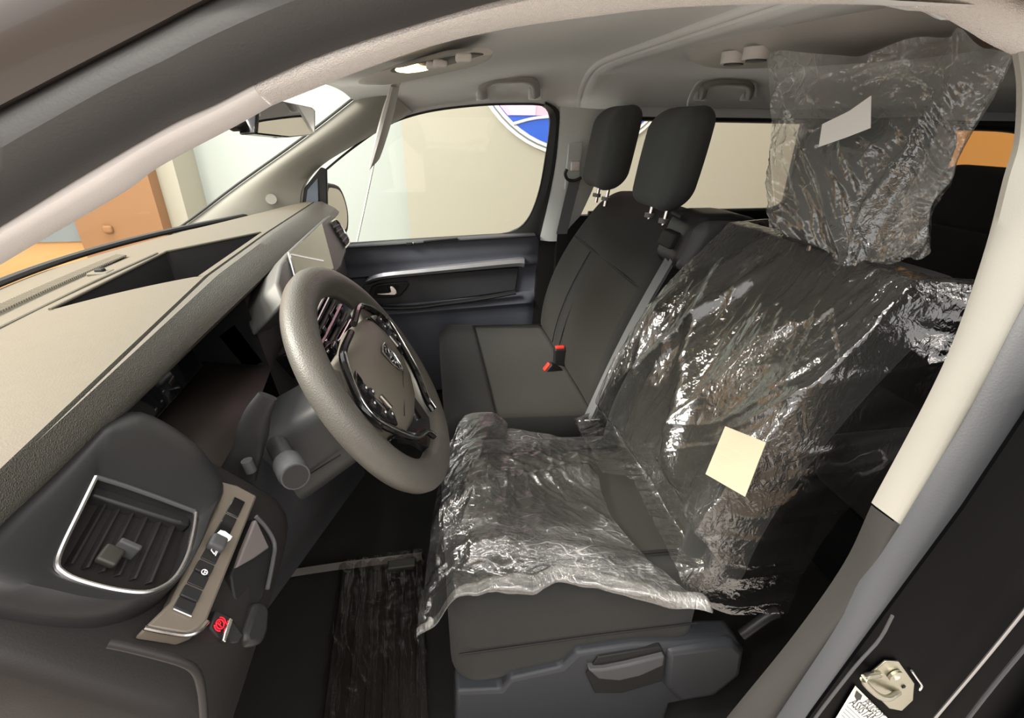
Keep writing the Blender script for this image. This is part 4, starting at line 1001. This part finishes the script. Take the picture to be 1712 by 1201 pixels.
rbox('visor_mount', (.05, .03, .018), .012, HEADL, sv, U(640, 128, 'y', .42), A=np.array([[.95, .2, -.2], [-.2, .97, 0], [.2, 0, .97]]))
# rear view mirror
mi = thing('rear_view_mirror', 'black framed rear view mirror hanging at the windscreen', 'mirror')
NM = np.array([.97, -.22, .06]); NM /= np.linalg.norm(NM); OM = np.array([-.76, .03, 1.195])
def mr(px, py, off=0.0): return UP(px, py, OM+NM*off, NM)
MG = [(427, 224), (429, 183), (440, 174), (474, 169), (522, 179), (528, 184), (528, 222), (522, 226), (484, 230)]
prism('mirror_housing', [mr(*q) for q in MG], -NM*.035, GLOSSK, mi, bevel=.004)
mcx = np.mean([mr(*q) for q in MG], 0)
prism('mirror_glass', [lerp(mr(*q, .002), mcx, .07) for q in MG], -NM*.003, MIRR, mi)
prism('mirror_stalk', [mr(*q, -.02) for q in [(398, 212), (404, 202), (428, 192), (430, 218), (410, 219)]], -NM*.03, DARK, mi, bevel=.006)
# door mirror outside the passenger window
dm = thing('door_mirror', 'black exterior door mirror outside the passenger window', 'mirror')
NX = np.array([.92, -.38, .05]); NX /= np.linalg.norm(NX); OX = np.array([-.90, 1.06, .93])
def dmx(px, py, off=0.0): return UP(px, py, OX+NX*off, NX)
DG = smoothp([(544, 372), (545, 312), (555, 307), (568, 312), (577, 330), (583, 355), (583, 382), (577, 392), (562, 392), (544, 388)], 30)
prism('mirror_housing', [dmx(*q) for q in DG], -NX*.07, RUBB, dm, bevel=.008)
c_ = np.mean([dmx(*q) for q in DG], 0)
prism('mirror_glass', [lerp(dmx(*q, .003), c_, .17) for q in DG], -NX*.003, MIRR, dm)
slab('mirror_arm', -.97, -.90, .88, 1.0, .80, .86, RUBB, dm)
# rear roof console with air outlets
rc = thing('roof_air_console', 'grey rear roof console with round air outlets above the driver headrest', 'air vent')
cp = [(.24, .20), (.30, .27), (.42, .30), (.60, .18), (.74, -.05), (.72, -.30), (.55, -.42), (.36, -.36), (.27, -.18), (.23, .05)]
cpts = smoothp([(x, y, 0) for x, y in cp+[cp[0]]], 61)[:-1]; cc = np.array([.47, -.05, 0])
RCM = mat('console_grey_plastic', (.46, .45, .43, 1), .6)
loft('console_body', [[lerp(p_, cc, 1-s)+np.array([0, 0, z]) for p_ in cpts] for s, z in ((1.0, 1.40), (1.0, 1.375), (.95, 1.350), (.85, 1.338), (.5, 1.333), (.05, 1.332))], RCM, rc, cu=True, caps=True, auto=False)
for px, py in [(1228, 97), (1266, 90)]:
    q = U(px, py, 'z', 1.335)
    tube('air_outlet', [q+np.array([0, 0, .012]), q+np.array([0, 0, -.012])], .030, PILL, rc, n=20)
    tube('outlet_core', [q+np.array([0, 0, -.010]), q+np.array([0, 0, -.015])], .022, GREYP, rc, n=20)
# striker and stickers on the jamb
stt = thing('door_striker', 'zinc plated door striker loop on the black jamb', 'striker')
YJ = -.907
def jp(px, py, o=0.0): return U(px, py, 'y', YJ-o)
pl_ = [(1452, 1125), (1478, 1103), (1500, 1104), (1526, 1140), (1524, 1168), (1505, 1186), (1484, 1182), (1460, 1158), (1444, 1138)]
prism('striker_plate', [jp(*q) for q in pl_], (0, -.003, 0), STEEL, stt, bevel=.001)
tube('striker_loop', [jp(*q, o) for q, o in [((1470, 1128), .004), ((1447, 1132), .016), ((1446, 1142), .018), ((1466, 1162), .018), ((1484, 1168), .016), ((1502, 1158), .004)]], .0042, STEEL, stt, samples=24, n=10)
c_ = jp(1495, 1128, .004)
tube('screw_head', [c_, c_+np.array([0, -.004, 0])], .010, STEEL, stt, n=16)
tube('screw_socket', [c_+np.array([0, -.004, 0]), c_+np.array([0, -.0055, 0])], .0045, CHROME, stt, n=6)
tube('plate_edge', [jp(*q, .002) for q in [(1524, 1122), (1533, 1135), (1541, 1147), (1537, 1154)]], .0018, CHROME, stt, samples=10, n=6)
rbox('plate_hole', (.0025, .001, .0025), .0009, DARK, stt, jp(1511, 1149, .004))
sk = thing('jamb_sticker', 'white roadside assistance sticker low on the black jamb', 'sticker')
c0, c1, c3 = jp(1430, 1147, .001), jp(1483, 1200, .001), jp(1396, 1203, .001)
e1 = c1-c0; e2 = c3-c0
prism('sticker_sheet', [c0, c0+e1*1.35, c0+e1*1.35+e2*1.6, c0+e2*1.6], (0, -.0004, 0), PAPERW, sk)
def skp(a, b): return c0+e1*a+e2*b+np.array([0, -.0007, 0])
prism('sticker_shield', [skp(a, b) for a, b in [(.06, .06), (.22, .05), (.24, .16), (.17, .24), (.09, .20)]], (0, -.0003, 0), INKK, sk)
def text_on(name, body, org, ex, ey, size, m_, parent):
    cu = bpy.data.curves.new(name, 'FONT'); cu.body = body; cu.size = size; cu.extrude = 0.0; cu.align_x = 'LEFT'
    tmp = bpy.data.objects.new(name, cu); COL.objects.link(tmp)
    dg = bpy.context.evaluated_depsgraph_get(); me = bpy.data.meshes.new_from_object(tmp.evaluated_get(dg))
    bpy.data.objects.remove(tmp); me.materials.clear(); me.materials.append(m_)
    ex = np.array(ex, float); ex /= np.linalg.norm(ex); ey = np.array(ey, float); ey = ey-ex*(ey@ex); ey /= np.linalg.norm(ey); ez = np.cross(ex, ey)
    for v in me.vertices:
        p_ = np.array(org)+ex*v.co.x+ey*v.co.y+ez*v.co.z; v.co = p_
    o = bpy.data.objects.new(name, me); COL.objects.link(o); o.parent = parent; return o
le = np.linalg.norm(e1)
text_on('printed_line', 'PEUGEOT', skp(.30, .20), e1, -e2, le*.125, INKK, sk)
text_on('printed_line', 'ASSISTANCE', skp(.06, .44), e1, -e2, le*.15, INKK, sk)
for i in range(4):
    tube('print_row', [skp(.06, .52+.09*i), skp(.9-.12*(i % 2), .52+.09*i)], .0004, INK, sk, n=4)
# floor furniture
fm = thing('carpet_strip', 'grey edge strip across the driver footwell carpet', 'strip')
strip('strip_bar', smoothp([U(px, py, 'z', .03) for px, py in [(425, 968), (480, 960), (560, 948), (640, 938), (705, 930)]], 20), .02, (0, .8, .6), mat('worn_grey_strip', (.12, .115, .11, 1), .6), fm, th=.01)
rbox('strip_clip', (.04, .016, .01), .005, mat('olive_grey_plastic', (.07, .07, .055, 1), .5), fm, U(672, 945, 'z', .04))
# ================================================================== PROTECTIVE FILMS AND PAPERS
def crump(u, v, s, seed=0.0, angs=(0.5, -0.7, 1.3)):
    """pulled sheet: families of long sharp folds in a few directions, each strong in its own patches"""
    t = 0.0
    for k, a in enumerate(angs):
        c, n = math.cos(a), math.sin(a)
        al, ac = u*c+v*n, -u*n+v*c
        ac += .035*nz(u*s*.8+k, v*s*.8, seed)
        mk = sst(-.25, .35, nz(u*s*.45+k*7.1, v*s*.45, seed+k))
        r1 = 1-min(1, abs(nz(al*s*.35, ac*s*1.9, seed+k*3))*2.6)
        r2 = 1-min(1, abs(nz(al*s*.9, ac*s*4.6, seed+k*5+2))*2.6)
        r3 = 1-min(1, abs(nz(al*s*2.6, ac*s*10.5, seed+k*7+4))*2.6)
        t += mk*(r1*r1*.50+r2*r2*.36)+r3*r3*.09*(.3+.7*mk)
    return t-.45
cvs = []
# --- cover over the driver backrest
HEM = [(1004, 800), (1058, 812), (1080, 860), (1112, 925), (1142, 988), (1190, 1002), (1265, 1028), (1350, 1000)]
hem3 = [U(px, py, 'z', .452) for px, py in HEM]
hy = np.array([p_[1] for p_ in hem3]); hx = np.array([p_[0] for p_ in hem3]); o_ = np.argsort(hy); hy, hx = hy[o_], hx[o_]
def backcover(u, v):
    # u around the section from the inboard rear edge to the outboard rear edge, v from the top rear edge down to the hem
    path = [(.345, .95), (.312, .984), (.268, .982)]+[(xfd(z)-.004, z) for z in np.linspace(.93, .47, 12)]
    us = [0, .10, .16, .86, .92, 1.0]; ysx = [-.150, -.140, -.160, -.675, -.700, -.712]; xo = [.115, .05, -.022, -.022, .05, .155]
    y = float(np.interp(u, us, ysx)); dx = float(np.interp(u, us, xo))
    xe = float(np.interp(y, hy, hx)); front = 1-min(1, max(0, (dx+.022)/.08))
    fs = front*front*(3-2*front)
    pf = resample(np.array(path+[(xfd(.47)-.012, .458), (min(xe, xfd(.45)-.02), .452)]), 60)
    ps = resample(np.array(path+[(xfd(.47), .42), (xfd(.47)-.005, .37)]), 60)
    P = pf*fs+ps*(1-fs)
    t = v*59; i = min(int(t), 58); q = P[i]*(1-(t-i))+P[i+1]*(t-i)
    amt = sst(0, .12, v)*.8+.2
    b = .03*sst(.15, .21, abs(y-YD))*(1-.6*sst(.4, .0, v))
    w = crump(y*1.0, v*.62, 6.5, 1.3, (1.0, 2.1, 1.6))
    g1 = math.exp(-((y+.36-.30*(v-.30))/.020)**2)*.018*sst(.1, .3, v)*sst(.85, .6, v)
    g2 = math.exp(-((y+.44+.42*(v-.62))/.030)**2)*.020*sst(.12, .3, v)*sst(1.0, .75, v)
    off = .007+.011*(w+.6)*amt+g1+g2
    yy = YD+(y-YD)*(1-.10*sst(.30, .0, v))
    flat = sst(.80, .90, v)*fs        # where the sheet turns onto the cushion it is lifted up instead of forward
    return np.array([q[0]+dx*(1-flat)-b*fs*.6*(1-flat)-off*fs*(1-flat), yy+(1-fs)*(off*.8)*(1 if y > YD else -1), q[1]+off*(.25+.65*flat)+.004])
bc = grid('seat_back_cover', backcover, 230, 230, FILM, None, auto=False)
tag(bc, 'clear crinkled plastic cover over the driver seat back', 'plastic cover')
# --- cover lying on the driver cushion
FR = [(778, 697), (760, 725), (748, 760), (735, 815), (722, 880), (712, 960), (697, 1066)]; FZ_ = [.50, .49, .47, .46, .46, .44, .40]
RE = [(1004, 742), (1000, 800), (1022, 868), (1080, 935), (1130, 985), (1180, 1018)]; 
IN = [(778, 697), (800, 692), (832, 696), (848, 712), (862, 728), (930, 735), (1004, 742)]; IZ = [.50, .505, .50, .475, .45, .445, .44]
OU = [(697, 1066), (740, 1040), (790, 1008), (840, 990), (885, 984), (960, 968), (1030, 985), (1110, 1008), (1180, 1018)]; OZ = [.40, .42, .45, .458, .46, .462, .46, .455, .45]
fr = smoothp([U(*q, 'z', z) for q, z in zip(FR, FZ_)], 161); re_ = smoothp([U(*q, 'z', .45) for q in RE], 161)
in_ = smoothp([U(*q, 'z', z) for q, z in zip(IN, IZ)], 161); ou = smoothp([U(*q, 'z', z) for q, z in zip(OU, OZ)], 161)
def cushcover(u, v):
    i, j = int(round(u*160)), int(round(v*160))
    q = (1-u)*fr[j]+u*re_[j]+(1-v)*in_[i]+v*ou[i]-((1-u)*(1-v)*fr[0]+u*(1-v)*re_[0]+(1-u)*v*fr[-1]+u*v*re_[-1])
    x, y = q[0], q[1]
    base = .425+.018*(1-(x+.475)/.49)+.022*sst(.17, .24, abs(y-YD))+.006
    inside = sst(-.50, -.455, x)
    e = min(1, min(v, 1-v, u, 1-u)/.05)
    w = crump(x*1.0, y*1.0, 7.0, 5.1)
    fold = math.exp(-((y+.40-.35*(x+.25))/.022)**2)*.022+math.exp(-((y+.62+.15*(x+.2))/.03)**2)*.016
    puff = .018*math.sin(math.pi*u)*math.sin(math.pi*v)
    z = max(q[2], base*inside+q[2]*(1-inside))+.004+e*(puff+fold*.8)+(.3+.7*e)*.013*(w+.55)
    z += .012*math.exp(-((1-v)/.03)**2)*(math.sin(u*34)*.5+.5)*0
    return np.array([q[0]+.006*nz(u*14, v*9, 2), q[1]+.010*nz(u*12, v*5, 6)*(1 if v > .9 else .4), z])
cc_ = grid('seat_cushion_cover', cushcover, 160, 160, FILMC, None, auto=False)
tag(cc_, 'clear crinkled plastic cover lying on the driver seat cushion', 'plastic cover')
# gathered, whitened hem along the outboard edge
hr = []
for k_ in range(0, 161, 1):
    p_ = np.array(cushcover(k_/160, 1.0)); t = k_/160
    r_ = .005+.007*sst(.05, .45, t)*(1+.5*nz(t*7, 1, 3))
    ring = []
    for a in np.linspace(0, 2*math.pi, 15)[:-1]:
        rr = r_*(1+.45*nz(math.cos(a)*2.2+3, math.sin(a)*2.2, t*3.0)+.25*nz(math.cos(a)*4, math.sin(a)*4+9, t*9))
        ring.append(p_+np.array([0, math.cos(a)*rr*1.5, math.sin(a)*rr*.8+.004]))
    hr.append(ring)
loft('gathered_hem', hr, FILMG, cc_, cu=True, caps=True, auto=False)
# --- bag over the driver headrest
TP = [(1284, 88), (1310, 84), (1345, 88), (1400, 92), (1435, 94), (1475, 80), (1510, 66), (1545, 61), (1585, 62), (1603, 46), (1640, 78), (1696, 88)]
BT = [(1296, 372), (1305, 390), (1345, 402), (1385, 418), (1405, 436), (1425, 447), (1445, 436), (1470, 440), (1500, 428), (1520, 432), (1540, 420), (1549, 405)]
LF = [(1284, 88), (1286, 150), (1290, 205), (1288, 250), (1293, 320), (1296, 372)]
RG = [(1696, 88), (1662, 160), (1625, 220), (1600, 268), (1590, 300), (1560, 338), (1552, 370), (1549, 405)]
NBG = np.array([-.97, -.12, .18]); NBG /= np.linalg.norm(NBG); OBG = np.array([.215, -.42, 1.08])
def bg(q): return UP(q[0], q[1], OBG, NBG)
n_ = 121
tp, bt, lf, rg = [smoothp([bg(q) for q in L_], n_) for L_ in (TP, BT, LF, RG)]
def coons(u, v):
    i, j = int(round(u*(n_-1))), int(round(v*(n_-1)))
    return (1-v)*tp[i]+v*bt[i]+(1-u)*lf[j]+u*rg[j]-((1-u)*(1-v)*tp[0]+u*(1-v)*tp[-1]+(1-u)*v*bt[0]+u*v*bt[-1])
def bagp(u, v, side):
    q = coons(u, v); e = min(1, min(u, 1-u)/.06)*min(1, (v)/.10)
    dy, dz_ = (q[1]+.42)/.15, (q[2]-1.085)/.125
    bulge = max(0, 1-dy**4)*max(0, 1-max(0, abs(dz_)-.2)**2*1.2) if abs(dy) < 1 else 0
    w = crump(u*.42, v*.42, 9.0, 2.2+side)
    fold = .012*math.exp(-((u-.72+.42*(v-.55))/.035)**2)+.010*math.exp(-((u-.22-.5*(v-.4))/.03)**2)
    if side == 0:
        return q+NBG*(e*(.018*bulge+fold)+(.25+.75*e)*.011*(w+.3))
    return q-NBG*(e*(.015+.135*bulge)+.008*(w+.6)*e+.002)
V = []; F = []
for sd_ in (0, 1):
    s = len(V); m_ = n_-1
    for i in range(n_):
        for j in range(n_): V.append(bagp(i/m_, j/m_, sd_))
    for i in range(m_):
        for j in range(m_): F.append((s+i*n_+j, s+i*n_+j+1, s+(i+1)*n_+j+1, s+(i+1)*n_+j))
hb = obj('headrest_bag', V, F, FILMH, None, auto=False)
tag(hb, 'clear plastic bag pulled over the driver headrest', 'plastic bag')
# white paper inside the bag
pq = [UP(px, py, OBG+NBG*.034, NBG) for px, py in [(1369, 246), (1375, 208), (1420, 186), (1457, 160), (1456, 214), (1415, 230)]]
p1 = prism('paper_slip', pq, NBG*.0008, PAPERW); tag(p1, 'white folded paper slip on the headrest bag', 'paper')
# cream note on the back cover
NN = np.array([-.94, -.10, .30]); NN /= np.linalg.norm(NN); ON = np.array([xfd(.60)-.094, -.40, .60])
nq = [UP(px, py, ON, NN) for px, py in [(1213, 713), (1281, 740), (1246, 831), (1180, 793)]]
nt_ = thing('paper_note', 'cream square paper note on the seat back cover', 'paper')
prism('note_sheet', nq, NN*.0008, PAPER, nt_)
for k_ in range(4):
    a, b = lerp(nq[0], nq[3], .18+.17*k_), lerp(nq[1], nq[2], .18+.17*k_)
    tube('print_row', [lerp(a, b, .15)+NN*.001, lerp(a, b, .55+.1*(k_ % 2))+NN*.001], .0004, mat('faint_print', (.55, .5, .36, 1), .8), nt_, n=4)
# film covered floor mat
MQ = [U(*q, 'z', .02) for q in [(572, 950), (706, 930), (716, 1240), (535, 1240)]]
mt = thing('floor_mat', 'dark ribbed driver floor mat with brown sheen', 'mat')
prism('mat_base', [q-np.array([0, 0, .012]) for q in MQ], (0, 0, .008), CHAR, mt, bevel=.002)
for k_ in range(6):
    t = (k_+.5)/6; a, b = lerp(MQ[0], MQ[1], t), lerp(MQ[3], MQ[2], t)
    tube('mat_rib', [lerp(a, b, .06), lerp(a, b, .96)], .006, CHAR, mt, n=8)
def matf(u, v):
    q = lerp(lerp(MQ[0], MQ[1], u), lerp(MQ[3], MQ[2], u), v)
    c_ = lerp(MQ[0], MQ[2], .5); q = c_+(q-c_)*1.05
    rib = .006*abs(math.sin(u*6*math.pi))
    w = crump(u*.3, v*.5, 8, 9.0)
    return q+np.array([.006*nz(u*3, v*9), 0, .010+rib+.010*(w+.6)])
mf = grid('floor_mat_film', matf, 110, 140, FILMM, None, auto=False)
tag(mf, 'thin brownish plastic film wrapped over the driver floor mat', 'plastic film')
